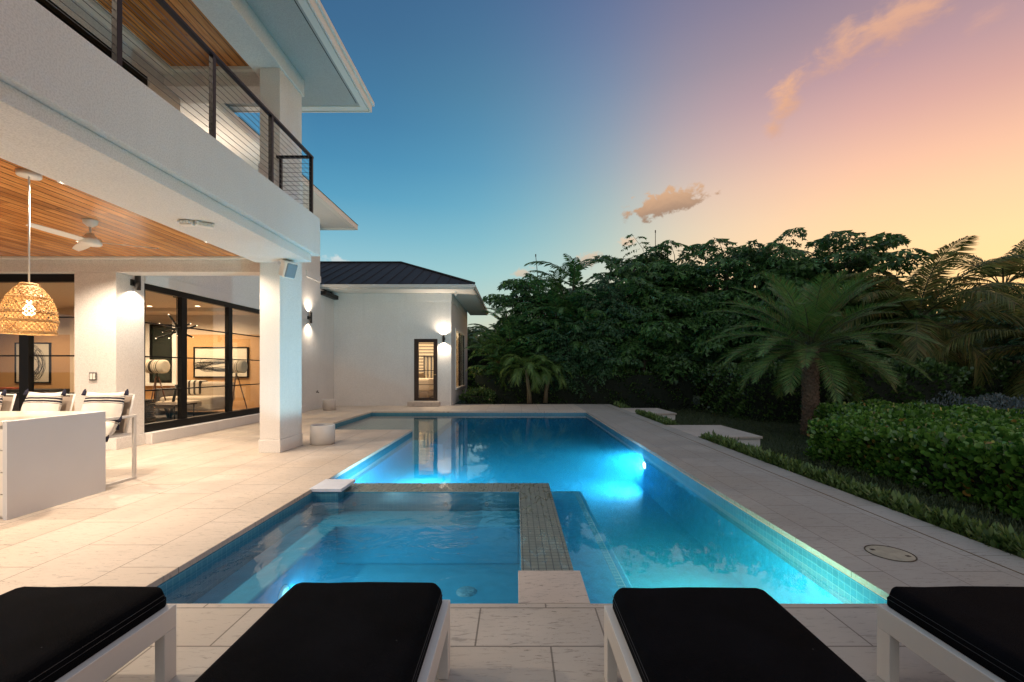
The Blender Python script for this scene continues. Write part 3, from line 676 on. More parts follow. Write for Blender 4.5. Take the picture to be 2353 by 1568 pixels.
for k in range(1, 17):
    y = y0_ + .46*k
    t1 = 1-abs(y-ry)/(ry-y0_)
    sm_.tube([(e0, y, a+.02), (e0+(rx-e0)*t1, y, a+(rz-a)*t1+.02)], .02, 4, smooth=False)
sm_.tube([(e0, y0_, a+.03), (rx, ry, rz+.03), (-14, ry, rz+.03)], .045, 6); sm_.tube([(e0, y1_, a+.03), (rx, ry, rz+.03)], .045, 6)
sm_.build('roof_seam', M['roof'], wing)
# door
dr_ = part('door', M['bronze'], [(dx0+.004, dx0+.17, GY0-.02, GY0+.06, dz0+.004, dz1-.004), (dx1-.15, dx1-.004, GY0-.02, GY0+.06, dz0+.004, dz1-.004), (dx0+.17, dx1-.15, GY0-.018, GY0+.06, dz1-.14, dz1-.005), (dx0+.17, dx1-.15, GY0-.018, GY0+.06, dz0+.005, dz0+.12)], wing, .004)
for z in (.80, 1.34, 1.87): part('muntin', M['bronze'], [(dx0+.17, dx1-.15, GY0, GY0+.03, z-.012, z+.012)], dr_, 0)
part('pane', M['glass'], [(dx0+.17, dx1-.15, GY0+.032, GY0+.04, dz0+.12, dz1-.14)], dr_, 0)
hm = MB(); hm.tube([(dx1-.06, GY0-.02, 1.18), (dx1-.06, GY0-.07, 1.18), (dx1-.14, GY0-.07, 1.18)], .011, 8); hm.build('handle', mat('brass', (.5, .35, .15), .3, metal=1), dr_)
part('step', M['stone'], [(-4.02, -2.86, 16.44, GY0-.001, .001, .17)], wing, .01)
wnd = part('window', M['trim'], [(GX1-.06, GX1+.03, wy0-.06, wy0+.04, wz0-.05, wz1+.05), (GX1-.06, GX1+.03, wy1-.04, wy1+.06, wz0-.05, wz1+.05), (GX1-.06, GX1+.03, wy0+.04, wy1-.04, wz1-.03, wz1+.05), (GX1-.06, GX1+.06, wy0+.04, wy1-.04, wz0-.05, wz0+.03)], wing, .004)
for ya_, yb_ in ((wy0+.04, wy0+.12), (19.5, 19.7), (wy1-.12, wy1-.04)): part('mullion', M['black'], [(GX1-.05, GX1, ya_, yb_, wz0+.03, wz1-.03)], wnd, 0)
part('pane', M['glass'], [(GX1-.03, GX1-.02, wy0+.1, wy1-.1, wz0+.03, wz1-.03)], wnd, 0)

# bedroom behind the wing door
M['stripe_v'] = bpy.data.materials.new('striped_curtain_fabric')
def stripes(m, axis, period, duty, c1, c2, rough=.9, off=0.0):
    m.use_nodes = True; T = NT(m.node_tree); b = m.node_tree.nodes['Principled BSDF']
    tcn = T.n('ShaderNodeTexCoord'); sx = T.n('ShaderNodeSeparateXYZ'); T.l(tcn.outputs['Object'], sx.inputs[0])
    fr = T.m('FRACT', T.m('ADD', T.m('DIVIDE', sx.outputs[axis], period), off))
    c = T.mix(T.m('LESS_THAN', fr, duty), c1, c2); T.l(c, b.inputs['Base Color']); b.inputs['Roughness'].default_value = rough
    return m
stripes(M['stripe_v'], 0, .17, .45, (.62, .55, .42), (.14, .13, .12))
M['stripe_h'] = stripes(bpy.data.materials.new('striped_blind_fabric'), 2, .14, .42, (.62, .55, .42), (.18, .16, .14))
bed_room = thing('bedroom', 'lit bedroom interior seen through the guest wing door', 'room', (-4, 19, .1))
part('floor', M['floorw'], [(-7, GX1-.21, GY0+.2, 22.2, .05, .20)], bed_room, 0)
part('rear_wall', M['cream'], [(-7, GX1-.21, 20.6, 20.7, .2, 3.2)], bed_room, 0)
part('ceiling', M['cream'], [(-7, GX1-.21, GY0+.2, 20.6, 3.1, 3.2)], bed_room, 0)
part('end_wall', M['cream'], [(-7.1, -7, GY0+.2, 20.7, .05, 3.2)], bed_room, 0)
cu = MB()
for (x0, x1) in ((-4.2, -3.35),):
    n = 48; vs = []; 
    for i in range(n+1):
        x = x0+(x1-x0)*i/n; y = 20.4+.035*sin(i*1.1)
        vs += [(x, y, .22), (x, y, 1.98)]
    cu.add(vs, [(2*i, 2*i+2, 2*i+3, 2*i+1) for i in range(n)], 0, True)
tag(cu.build('curtain', M['stripe_v']), 'floor length striped curtain inside the lit guest bedroom', 'curtain')
bl = boxes('roman_blind', M['stripe_h'], None, [(-5.2, -3.2, 20.20, 20.23, 1.98, 2.75), (-5.2, -4.2, 20.21, 20.24, 1.2, 1.979)], 0); tag(bl, 'striped roman blind in the guest bedroom left of the curtain', 'blind')
bed = thing('bed', 'white bed with rumpled duvet inside the lit guest bedroom', 'bed', (-4.4, 18.9, .2))
part('base', mat('bed_base', (.25, .2, .16), .8), [(-5.4, -3.55, 18.0, 20.1, .21, .5)], bed, .03)
part('mattress', mat('bed_linen', (.72, .64, .52), .9, bump=(8, .8)), [(-5.38, -3.57, 18.02, 20.08, .5, .90)], bed, .08)
part('duvet', mat('duvet_linen', (.68, .6, .5), .9, bump=(5, 1)), [(-5.42, -3.50, 17.95, 19.4, .50, 1.0)], bed, .09)
lamp('bedroom_lamp', 'POINT', (-4.2, 18.3, 2.7), 190, WARM, bed_room, .15)

# ---------------------------------------------------------------- pillows, furniture
def pillow_mesh(w, h, t, n=14):
    mb = MB(); vs = []; idx = {}
    for s in (1, -1):
        for i in range(n+1):
            for j in range(n+1):
                u, v = 2*i/n-1, 2*j/n-1
                th = t*.5*((1-abs(u)**2.6)*(1-abs(v)**2.6))**.55
                pin = 1-.10*(1-abs(u)**2)*abs(v)**6 ; pin2 = 1-.10*(1-abs(v)**2)*abs(u)**6
                vs.append((u*w/2*pin2, s*th + .006*sin(9*u+4*v), v*h/2*pin))
    N = (n+1)*(n+1)
    fs = []
    for i in range(n):
        for j in range(n):
            a = i*(n+1)+j; b = a+n+1
            fs.append((a, b, b+1, a+1)); fs.append((N+a, N+a+1, N+b+1, N+b))
    return mb.add(vs, fs, 0, True)
def stripe_bands(name, axis, bands, c1, c2):
    m = bpy.data.materials.new(name); m.use_nodes = True; T = NT(m.node_tree); b = m.node_tree.nodes['Principled BSDF']
    tcn = T.n('ShaderNodeTexCoord'); sx = T.n('ShaderNodeSeparateXYZ'); T.l(tcn.outputs['Object'], sx.inputs[0]); z = sx.outputs[axis]
    f = None
    for a, bb in bands:
        g = T.m('MULTIPLY', T.m('GREATER_THAN', z, a), T.m('LESS_THAN', z, bb)); f = g if f is None else T.m('ADD', f, g)
    T.l(T.mix(f, c1, c2), b.inputs['Base Color']); b.inputs['Roughness'].default_value = .95
    ns = T.n('ShaderNodeTexNoise'); ns.inputs['Scale'].default_value = 9; T.l(tcn.outputs['Object'], ns.inputs[0])
    bp = T.n('ShaderNodeBump'); bp.inputs['Strength'].default_value = .5; bp.inputs['Distance'].default_value = .02; T.l(ns.outputs['Fac'], bp.inputs['Height']); T.l(bp.outputs[0], b.inputs['Normal'])
    return m
M['pillow'] = stripe_bands('striped_pillow', 2, [(.058, .065), (.074, .100), (.110, .136), (.146, .153)], (.74, .70, .64), (.02, .022, .035))
M['tassel'] = mat('navy_tassel', (.012, .014, .035), .95, bump=(80, .8))
def tassel(parent, loc):
    tb = MB(); tb.lathe([(0, .03), (.008, .026), (.008, .016), (.016, .006), (.022, -.035), (.025, -.05), (0, -.05)], 10)
    tb.build('tassel', M['tassel'], parent, loc=loc)
def pillow(loc, rx, rz, label, w=.46, h=.40, cat='cushion'):
    root = pillow_mesh(w, h, .15).build('cushion', M['pillow'], None)
    root.location = loc; root.rotation_euler = (rx, 0, rz)
    tag(root, label, cat, 'striped cushions on the counter stools')
    for sx_ in (-1, 1):
        tassel(root, (sx_*w*.5, -.01, h*.5)); tassel(root, (sx_*w*.5, -.03, -h*.5))
    return root
M['mesh'] = mat('taupe_sling', (.34, .28, .23), .8, bump=(200, .3))
def stool(x0, label):     # x0 = right side frame, seat faces the camera side
    w = .56; t = thing('counter_stool', label, 'stool', (x0-w/2, 5.42, 0), 'white counter stools behind the bar counter')
    for sx_ in (0, 1):
        xa = x0 - sx_*w; h = .016
        m_ = MB(); ya, yb = 5.10, 5.67
        m_.box(xa-h, xa+h, ya, yb, 0.0, .032); m_.box(xa-h, xa+h, ya, yb, .785, .817)
        m_.box(xa-h+.001, xa+h-.001, ya, ya+.04, .032, .785); m_.box(xa-h+.001, xa+h-.001, yb-.04, yb, .032, .785)
        m_.build('side_frame', M['white'], t, .003)
    m_ = MB(); m_.box(x0-w+.016, x0-.016, 5.14, 5.62, .565, .595); m_.build('seat', M['white'], t, .004)
    bm_ = MB(); bm_.box(x0-w+.03, x0-.03, 0, .02, 0, .46); Mx = Matrix.Translation((0, 5.56, .60)) @ Matrix.Rotation(R(-14), 4, 'X'); bm_.xf(Mx)
    bm_.build('backrest', M['mesh'], t, .003)
    m_ = MB(); m_.tube([(x0-.03, 5.56, .60), (x0-.03, 5.68, 1.07), (x0-w+.03, 5.68, 1.07), (x0-w+.03, 5.56, .60)], .014, 6); m_.build('back_frame', M['white'], t)
    return t
PIT = R(-16)
for k, (nm, lb) in enumerate((('white counter stool at the right end of the counter by the patio', 'large striped cushion with dark tassels on the stool at the right end of the counter'),
      ('white counter stool in the middle behind the counter', 'large striped cushion with dark tassels on the middle counter stool'),
      ('white counter stool under the wicker pendant at the left edge', 'large striped cushion on the counter stool at the left edge'))):
    x0 = -4.855 - k*.76
    stool(x0, nm)
    pillow((x0-.28+random.uniform(-.01,.01), 5.52, .905), PIT, R(4 if k == 0 else -3), lb, .50, .44)
s2 = pillow((-5.06, 5.42, .68), R(-30), R(-10), 'small striped cushion lying on the seat of the right end counter stool', .42, .26)

ctr = thing('bar_counter', 'white bar counter with drawers and a pale stone top', 'counter', (-6, 4.6, 0))
part('end_panel', M['counter'], [(-4.74, -4.70, 4.10, 5.09, 0, .915)], ctr, .003)
part('countertop', M['countertop'], [(-9.0, -4.742, 4.10, 5.09, .875, .915)], ctr, .003)
part('cabinet', M['trim'], [(-9.0, -4.742, 4.16, 4.80, .0, .874)], ctr, 0)
for k in range(4): part('drawer', M['trim'], [(-5.6, -4.765, 4.13, 4.159, .03+k*.205, .225+k*.205)], ctr, .003)

# pendant
pc = G(67, 405, 3.33); pend = thing('pendant_lamp', 'woven wicker pendant lamp glowing over the bar counter', 'pendant lamp', (-4.78, 4.36, 2.2))
pxx, pyy = -4.78, 4.36
pm = MB(); pm.lathe([(0, .0), (.085, .0), (.09, .008), (.09, .045), (0, .045)], 32, (pxx, pyy, 3.285)); pm.build('canopy', M['whitep'], pend)
pm = MB(); pm.tube([(pxx, pyy, 3.29), (pxx, pyy, 2.22)], .007, 8); pm.build('rod', M['whitep'], pend)
zt, zb = 2.235, 1.745
prof = [(r_*.80, t_) for r_, t_ in ((.075, 0), (.13, .10), (.185, .24), (.225, .40), (.25, .58), (.256, .72), (.25, .86), (.237, 1.0))]
def pr(t):
    for (r0, t0), (r1, t1) in zip(prof, prof[1:]):
        if t <= t1+1e-9: return r0+(r1-r0)*(t-t0)/(t1-t0)
    return prof[-1][0]
wk = MB(); ns = 30
for s in (1, -1):
    for k in range(34):
        a0 = 2*pi*k/34; vs = []
        for i in range(ns+1):
            t = i/ns; r0 = pr(t) + (.0035*s if (i+k) % 2 else -.0035*s); a = a0 + s*t*1.9
            wd = .0062/max(r0, .05)
            z = zt+(zb-zt)*t
            vs += [(pxx+r0*cos(a-wd), pyy+r0*sin(a-wd), z), (pxx+r0*cos(a+wd), pyy+r0*sin(a+wd), z)]
        wk.add(vs, [(2*i, 2*i+1, 2*i+3, 2*i+2) for i in range(ns)], 0)
for t in (0, .02, .28, .56, .60, .74, .77, .97, 1.0):
    r0 = pr(t)+.003; z = zt+(zb-zt)*t
    wk.tube([(pxx+r0*cos(2*pi*k/40), pyy+r0*sin(2*pi*k/40), z) for k in range(41)], .006, 5, caps=False)
M['wicker'] = leafmat('rattan', (.30, .15, .05), (.60, .38, .16), .6, .25)
wk.build('lamp_shade', M['wicker'], pend)
bb = MB(); bb.lathe([(0,-.05),(.03,-.042),(.045,-.015),(.045,.01),(.03,.04),(.018,.06),(.018,.10),(0,.10)], 16, (pxx, pyy, 1.97)); bb.build('bulb', emis('bulb_glow', (1, .75, .42), 18), pend)
lamp('pendant_light', 'POINT', (pxx, pyy, 1.90), 6, WARM, pend, .05)

# ceiling fan
fx, fy = -5.52, 5.76; fan = thing('ceiling_fan', 'white three blade ceiling fan on the patio wood ceiling', 'fan', (fx, fy, 3.0))
fm = MB(); fm.lathe([(.012, -.09), (.03, -.085), (.07, -.05), (.078, -.01), (.078, 0), (0, 0)], 28, (fx, fy, 3.33)); fm.build('canopy', M['whitep'], fan)
fm = MB(); fm.tube([(fx, fy, 3.25), (fx, fy, 3.12)], .012, 10); fm.build('rod', M['whitep'], fan)
fm = MB(); fm.lathe([(0, .09), (.04, .09), (.045, .06), (.065, .055), (.065, .03), (.11, .02), (.115, 0), (.115, -.045), (.10, -.06), (0, -.062)], 32, (fx, fy, 3.065)); fm.build('motor', M['whitep'], fan)
for ang in (27, 146, 267):
    bm_ = MB(); n = 8; vs = []
    for i in range(n+1):
        t = i/n; r0 = .10+.60*t; hw = .045+.02*sin(t*pi) - .012*t
        for s in (-1, 1):
            for dz in (-.004, .004): vs.append((r0, s*hw, dz + s*.012))
    fs = []
    for i in range(n):
        a = 4*i; b = a+4
        fs += [(a, b, b+2, a+2), (a+1, a+3, b+3, b+1), (a, a+1, b+1, b), (a+2, b+2, b+3, a+3)]
    fs += [(0, 2, 3, 1), (4*n, 4*n+1, 4*n+3, 4*n+2)]
    bm_.add(vs, fs); bm_.xf(Matrix.Translation((fx, fy, 3.05)) @ Matrix.Rotation(R(ang), 4, 'Z')); bm_.build('blade', M['whitep'], fan, .002, 1)

# recessed patio downlights
def downlight(x, y, z, label, e, group, spot=140, r=.06, color=WARM2, em=14, tilt=None):
    t = thing('downlight', label, 'ceiling light', (x, y, z), group)
    a_ = MB(); a_.lathe([(0, -.002), (r*.85, -.002)], 20); a_.build('lens', emis('downlight_lens', color, em), t, loc=(0,0,0))
    a_ = MB(); a_.lathe([(r*.85, -.001), (r*.9, -.006), (r*1.1, -.005), (r*1.15, 0)], 20); a_.build('trim_ring', M['whitep'], t, loc=(0,0,0))
    lamp('downlight_lamp', 'SPOT', (x, y, z-.02), e, color, t, .04, tilt or (0,0,-1), spot, .6)
downlight(-4.66, 6.75, 3.329, 'recessed downlight at the far corner of the patio wood ceiling', 170, 'patio downlights')
downlight(-4.66, 4.6, 3.329, 'recessed patio downlight over the end of the bar counter', 360, 'patio downlights')
downlight(-4.66, 2.2, 3.329, 'recessed patio downlight nearest the camera', 420, 'patio downlights')
downlight(-6.6, 6.75, 3.329, 'recessed patio downlight in front of the wall pier', 350, 'patio downlights')
downlight(-7.6, 4.0, 3.329, 'recessed patio downlight left of the fan', 480, 'patio downlights')
downlight(-9.2, 6.6, 3.329, 'recessed patio downlight near the left glazing', 180, 'patio downlights')
downlight(-5.2, 3.4, 6.598, 'recessed downlight in the upper balcony ceiling', 210, 'balcony downlights')
downlight(-5.2, 1.4, 6.598, 'recessed downlight in the upper balcony ceiling nearest the camera', 210, 'balcony downlights')
# living room lights
for (x, y, lb) in ((-9.9, 12.0, 'left ceiling light above the framed drawing'), (-8.6, 12.0, 'right ceiling light above the framed drawing'), (-8.2, 9.6, 'ceiling light inside the side window'), (-11.0, 10.3, 'ceiling light in the middle of the living room'), (-13.6, 11.6, 'ceiling light near the upright drawing'), (-10.2, 8.9, 'ceiling light behind the front glazing')):
    downlight(x, y, 3.098, 'recessed living room ' + lb, 260, 'living room ceiling lights', 160, .07, WARM)

# sconces (cylinder up / down lights)
def sconce(loc, nrm, label, e_up, e_dn, L=.30, r=.045):
    nrm = Vector(nrm); t = thing('wall_sconce', label, 'wall light', loc, 'cylinder wall sconces'); c = nrm*.09
    m_ = MB(); m_.lathe([(r*.8, -L/2+.02), (r, -L/2), (r, L/2), (r*.8, L/2-.02)], 24, tuple(c)); m_.build('cylinder', M['lamp_metal'], t, loc=(0,0,0))
    s_ = Vector((-nrm.y, nrm.x, 0)); m_ = MB(); q = nrm.to_track_quat('Z', 'Y').to_matrix().to_4x4()
    m_.box(-.055, .055, -.055, .055, 0, .03); m_.box(-.02, .02, -.02, .02, .03, .06); m_.xf(q); m_.build('wall_plate', M['lamp_metal'], t, loc=(0,0,0))
    for s, e in ((1, e_up), (-1, e_dn)):
        m_ = MB(); m_.lathe([(0, s*(L/2-.02)), (r*.78, s*(L/2-.02))], 20, tuple(c)); m_.build('lens', emis('sconce_lens', WARM2, 50), t, loc=(0,0,0))
        if e: lamp('sconce_lamp', 'SPOT', Vector(loc)+c+Vector((0,0,s*(L/2+.005))), e, WARM2, t, .04, (0,0,s), 150, 1.0)
sconce((-6.90, 14.75, 3.10), (1,0,0), 'black cylinder wall sconce on the side wall behind the column', 65, 65, .36)
sconce((-2.73, GY0, 2.54), (0,-1,0), 'black cylinder wall sconce right of the guest wing door', 95, 95, .26)
sconce((-6.90, 8.0, 2.95), (1,0,0), 'cylinder wall sconce high on the pier beside the sliding window', 0, 85, .26)
sconce((-6.90, 9.7, 5.2), (1,0,0), 'added upper wall sconce, hidden from view, lighting the rear wing beyond the balcony', 75, 8, .3)  # unseen fixture added for the cream light on wall and eaves

# wall speaker
spk = thing('speaker', 'white outdoor speaker angled on a bracket under the balcony corner', 'speaker', (-3.72, 7.25, 3.05))
sm2 = MB(); sec = [(-.10, -.05), (-.09, -.085), (.05, -.105), (.09, -.10), (.11, 0), (.09, .10), (.05, .105), (-.09, .085), (-.10, .05)]
sm2.prism(sec, -.13, .13)
Ms = Matrix.Translation((-3.70, 7.2, 3.02)) @ Matrix.Rotation(R(-30), 4, 'Z') @ Matrix.Rotation(R(24), 4, 'Y')
sm2.xf(Ms); sm2.build('cabinet', M['whitep'], spk, .02, 3)
sm2 = MB(); sm2.box(.085, .118, -.085, .085, -.115, .115); sm2.xf(Ms); sm2.build('grille', M['grille'], spk, .015, 3)
sm2 = MB(); sm2.tube([(-3.80, 7.22, 3.17), (-3.80, 7.20, 3.10), (-3.80, 7.16, 3.0)], .012, 8); sm2.box(-3.84, -3.76, 7.18, 7.26, 3.155, 3.17); sm2.build('bracket', M['whitep'], spk)

# lighting bar under the soffit
c = G(447, 508, 3.17); bar = thing('soffit_light', 'beige angled fixture with rows of small round nozzles under the balcony soffit', 'light fixture', (c.x, c.y, 3.1))
a_ = MB(); a_.box(-.16, .0, -.045, .045, -.06, 0); a_.build('housing', M['whitep'], bar, .01, loc=(c.x-bar.location.x, 0, .07))
b2 = MB(); b2.box(.0, .19, -.045, .045, -.055, 0); b2.xf(Matrix.Rotation(R(42), 4, 'Z')); b2.build('arm', M['whitep'], bar, .01, loc=(0, 0, .07))
for k in range(4):
    nz = MB(); nz.tube([(0,0,0),(0,-.028,0)], .014, 12); nz.build('nozzle', M['trim'], bar, loc=(-.14+k*.034, -.045, .045))
for k in range(5):
    a0 = R(42); nz = MB(); nz.tube([(0,0,0),(.028*sin(a0),-.028*cos(a0),0)], .014, 12); q_ = (.03+k*.036)
    nz.build('nozzle', M['trim'], bar, loc=(q_*cos(a0)+.045*sin(a0), q_*sin(a0)-.045*cos(a0), .045))

# security camera, switch, hose bib
sc = thing('security_camera', 'small white security camera under the guest wing eave', 'camera', (-2.25, 16.6, 4.25))
m_ = MB(); m_.lathe([(0,.02),(.05,.02),(.05,0),(0,0)], 16); m_.build('mount', M['whitep'], sc, loc=(0,0,0)); m_ = MB(); m_.tube([(0,0,0),(.0,-.02,-.05)], .015, 8); m_.tube([(0,.05,-.07),(.02,-.10,-.09)], .032, 12); m_.build('body', M['whitep'], sc, loc=(0,0,0))
sw = thing('light_switch', 'covered outdoor switch plate on the white patio pier', 'switch', (-7.28, 7.65, 1.27))
m_ = MB(); m_.box(-.065, .065, -.012, 0, -.07, .07); m_.build('cover', mat('switch_cover', (.10, .09, .085), .3), sw, .006, loc=(0,0,0))
for s in (-1, 1): m_ = MB(); m_.box(s*.027-.02, s*.027+.02, -.02, -.012, -.05, .05); m_.build('rocker', M['whitep'], sw, .003, loc=(0,0,0))
hb = thing('hose_bib', 'small outdoor tap low on the side wall behind the column', 'tap', (-6.9, 15.35, .6))
m_ = MB(); m_.tube([(0,0,0),(.07,0,0),(.09,0,-.03)], .016, 8); m_.tube([(.05,0,0),(.05,0,.04)], .008, 6); m_.tube([(.05,-.03,.045),(.05,.03,.045)], .009, 6); m_.build('tap', mat('tap_brass', (.12,.10,.09), .4, metal=.8), hb, loc=(0,0,0))

def planter(x, y, label):
    t = thing('planter', label, 'planter', (x, y, 0), 'round white planters on the patio')
    m_ = MB(); m_.lathe([(0, .02), (.185, .02), (.185, 0), (.195, 0), (.197, .022), (.215, .028), (.215, .355), (.212, .36), (.185, .36), (.180, .355), (.180, .25)], 48); m_.build('pot', M['planter'], t, loc=(0,0,0))
    m_ = MB(); m_.lathe([(0, .255), (.181, .25)], 24); m_.build('soil', M['soil'], t, loc=(0,0,0))
planter(-3.60, 8.28, 'round white planter beside the big patio column')
planter(-6.34, 15.1, 'round white planter in the far corner by the guest wing')

# ---------------------------------------------------------------- living room furniture
M['artpaper'] = mat('art_paper', (.62, .56, .46), .7)
def art(x0, x1, z0, z1, label, seed, vertical=False):
    t = thing('framed_drawing', label, 'picture', ((x0+x1)/2, 13.19, (z0+z1)/2))
    f = .035; y1 = 13.195
    part('frame', M['black'], [(x0, x1, 13.15, y1, z0, z0+f), (x0, x1, 13.15, y1, z1-f, z1), (x0, x0+f, 13.15, y1, z0+f, z1-f), (x1-f, x1, 13.15, y1, z0+f, z1-f)], t, 0)
    part('paper', M['artpaper'], [(x0+f, x1-f, 13.17, y1, z0+f, z1-f)], t, 0)
    rnd = random.Random(seed); mb = MB(); cx, cz = (x0+x1)/2, (z0+z1)/2
    for k in range(16):
        w_, h_ = (x1-x0)*.38, (z1-z0)*(.12 if not vertical else .3); ph = rnd.random()*6.28; pts = []
        if vertical: w_ *= .6
        ox, oz = rnd.uniform(-.1, .1)*(x1-x0), rnd.uniform(-.12, .06)*(z1-z0)
        for i in range(40):
            a = 2*pi*i/39
            pts.append((cx+ox+w_*(cos(a)+.18*cos(3*a+ph))*rnd.uniform(.97,1.03), 13.167, cz+oz-(0 if vertical else .05)+h_*(sin(a)+.4*sin(2*a+ph))))
        mb.tube(pts, rnd.uniform(.003, .008), 4, caps=False)
    mb.build('ink_drawing', M['lamp_metal'], t)
art(-9.55, -7.93, 1.14, 2.05, 'wide framed ink drawing of looping lines on the living room rear wall', 3)
art(-14.85, -13.80, .98, 2.18, 'upright framed abstract ink drawing seen through the left glazing', 5, True)

M['shade'] = stripe_bands('striped_lampshade', 0, [(-.14,-.13),(-.10,-.03),(-.01,.0),(.05,.06),(.09,.11)], (.68, .60, .48), (.05, .04, .035))
def tripod(x, y, label, h=1.28):
    t = thing('tripod_lamp', label, 'floor lamp', (x, y, .205), 'tripod floor lamps in the living room')
    for k in range(3):
        a = 2*pi*k/3+.5; m_ = MB(); m_.tube([(.03*cos(a), .03*sin(a), h*.78), (.27*cos(a), .27*sin(a), 0)], .014, 8); m_.build('leg', mat('mahogany', (.08, .025, .012), .4), t, loc=(0,0,0))
    m_ = MB(); m_.tube([(0,0,h*.72),(0,0,h*.86)], .025, 8); m_.build('hub', M['lamp_metal'], t, loc=(0,0,0))
    m_ = MB(); m_.tube([(-.22,0,h*.98),(-.20,0,h*.98),(.20,0,h*.98),(.22,0,h*.98)], [.13,.17,.17,.13], 24); m_.build('lamp_shade', M['shade'], t, loc=(0,0,0))
tripod(-9.05, 11.2, 'tripod floor lamp with striped shade behind the left window pane')
tripod(-7.55, 12.0, 'tripod floor lamp with striped shade behind the right window pane')
sofa = thing('sofa', 'cream sofa with striped throws behind the sliding window', 'sofa', (-8.3, 12, .2))
fab = mat('cream_upholstery', (.50, .42, .33), .95, bump=(40, .4))
part('seat', fab, [(-9.1, -7.75, 11.3, 12.2, .32, .68)], sofa, .06); part('backrest', fab, [(-9.1, -7.75, 12.0, 12.3, .5, 1.05)], sofa, .07)
part('armrest', mat('sofa_frame_grey', (.12, .11, .11), .7), [(-9.2, -9.1, 11.3, 12.3, .21, .9)], sofa, .03)
part('throw', stripes(bpy.data.materials.new('striped_throw'), 0, .14, .4, (.6,.54,.45), (.05,.045,.04)), [(-9.0, -8.5, 11.95, 12.33, .7, 1.09)], sofa, .06)
arm = thing('lounge_chair', 'low lounge chair with dark angled legs inside the sliding window', 'chair', (-8.4, 10.8, .2))
m_ = MB(); m_.tube([(-8.1, 10.6, 1.02), (-8.25, 10.6, .22)], .03, 8); m_.tube([(-8.42, 10.6, .62), (-8.28, 10.6, .22)], .03, 8); m_.build('leg', M['lamp_metal'], arm)
part('seat', fab, [(-8.6, -7.9, 10.55, 11.2, .45, .62)], arm, .05)
ct = thing('coffee_table', 'dark coffee table stacked with books by the window', 'table', (-8.0, 9.6, .2))
part('tabletop', mat('dark_oak', (.06, .035, .02), .4), [(-8.7, -7.6, 9.9, 10.6, .56, .60)], ct, .005)
m_ = MB()
for sx_ in (-8.65, -7.65):
    for sy in (9.95, 10.55): m_.tube([(sx_, sy, .2), (sx_, sy, .56)], .015, 6)
m_.build('leg', M['lamp_metal'], ct)
bs = thing('woven_basket', 'dark patterned woven basket stack just inside the window', 'basket', (-7.75, 8.9, .2))
rr = random.Random(4); m_ = MB()
for k in range(12):
    z = .24+k*.045; m_.box(-7.95+rr.uniform(-.02,.02), -7.5+rr.uniform(-.02,.02), 8.75+rr.uniform(-.02,.02), 9.25, z, z+.034)
m_.build('layers', mat('woven_black_white', (.14, .12, .10), .9, noise=(40, .9)), bs, .006)
bn = thing('bench', 'striped bench beyond the woven basket', 'bench', (-8.3, 9.9, .2))
rug = boxes('rug', mat('grey_rug', (.10, .09, .085), .95, noise=(20, .4)), None, [(-10.4, -7.5, 9.6, 12.3, .206, .222)], 0); tag(rug, 'dark grey rug on the living room floor', 'rug')
part('seat', stripes(bpy.data.materials.new('striped_bench'), 0, .12, .4, (.6,.54,.45), (.05,.045,.04)), [(-9.2, -8.75, 9.7, 10.3, .5, .6)], bn, .03)
m_ = MB(); m_.tube([(-9.15, 9.75, .2), (-9.15, 9.75, .5)], .02, 6); m_.tube([(-8.8, 10.25, .2), (-8.8, 10.25, .5)], .02, 6); m_.build('leg', M['lamp_metal'], bn)
ch = thing('chandelier', 'black branching tube chandelier in the living room', 'chandelier', (-7.98, 10.45, 2.35))
c0 = Vector((-7.98, 10.45, 2.35)); m_ = MB(); m_.tube([c0, (c0.x, c0.y, 3.09)], .008, 6); m_.lathe([(0,0),(.07,0),(.07,.02),(0,.02)], 16, (c0.x, c0.y, 3.075)); m_.build('rod', M['lamp_metal'], ch)
for k, (a, e, L) in enumerate(((20, 22, .42), (75, -18, .40), (130, 25, .38), (165, -12, .42), (50, 62, .3), (100, -35, .38))):
    d = Vector((cos(R(a))*cos(R(e)), sin(R(a))*cos(R(e)), sin(R(e)))); o_ = Vector((0,0,.03*k-.08))
    m_ = MB(); m_.tube([c0+o_-d*L, c0+o_+d*L], .021, 8); tb = m_.build('tube', M['lamp_metal'], ch)
    for s in (-1, 1):
        m_ = MB(); p = c0+o_+d*(L+.012)*s; m_.lathe([(0,-.012),(.012,-.008),(.014,0),(.012,.008),(0,.012)], 10, tuple(p)); m_.build('bulb', emis('chandelier_bulb', WARM, 4), tb)
tvc = thing('console', 'dark low console with books seen through the left glazing', 'console', (-12.5, 12, .2))
part('cabinet', mat('charcoal_console', (.03,.03,.03), .5), [(-14.6, -12.4, 11.8, 12.4, .21, .85)], tvc, .01)
part('books', mat('red_book', (.35, .08, .04), .6), [(-14.0, -13.5, 11.9, 12.2, .851, .90)], tvc, .004)
dcn = thing('dining_chair', 'cream curved dining chair behind the left glazing', 'chair', (-9.2, 9.6, .2))
m_ = MB(); m_.lathe([(.22, 0), (.27, .2), (.30, .42), (.285, .42), (.25, .2), (.20, .02), (0, .02)], 24, (-9.3, 9.9, .65)); m_.build('shell', fab, dcn)
m_ = MB()
for a in (0.6, 2.2, 3.8, 5.4): m_.tube([(-9.3+.15*cos(a), 9.9+.15*sin(a), .66), (-9.3+.24*cos(a), 9.9+.24*sin(a), .206)], .012, 6)
m_.build('leg', M['lamp_metal'], dcn)

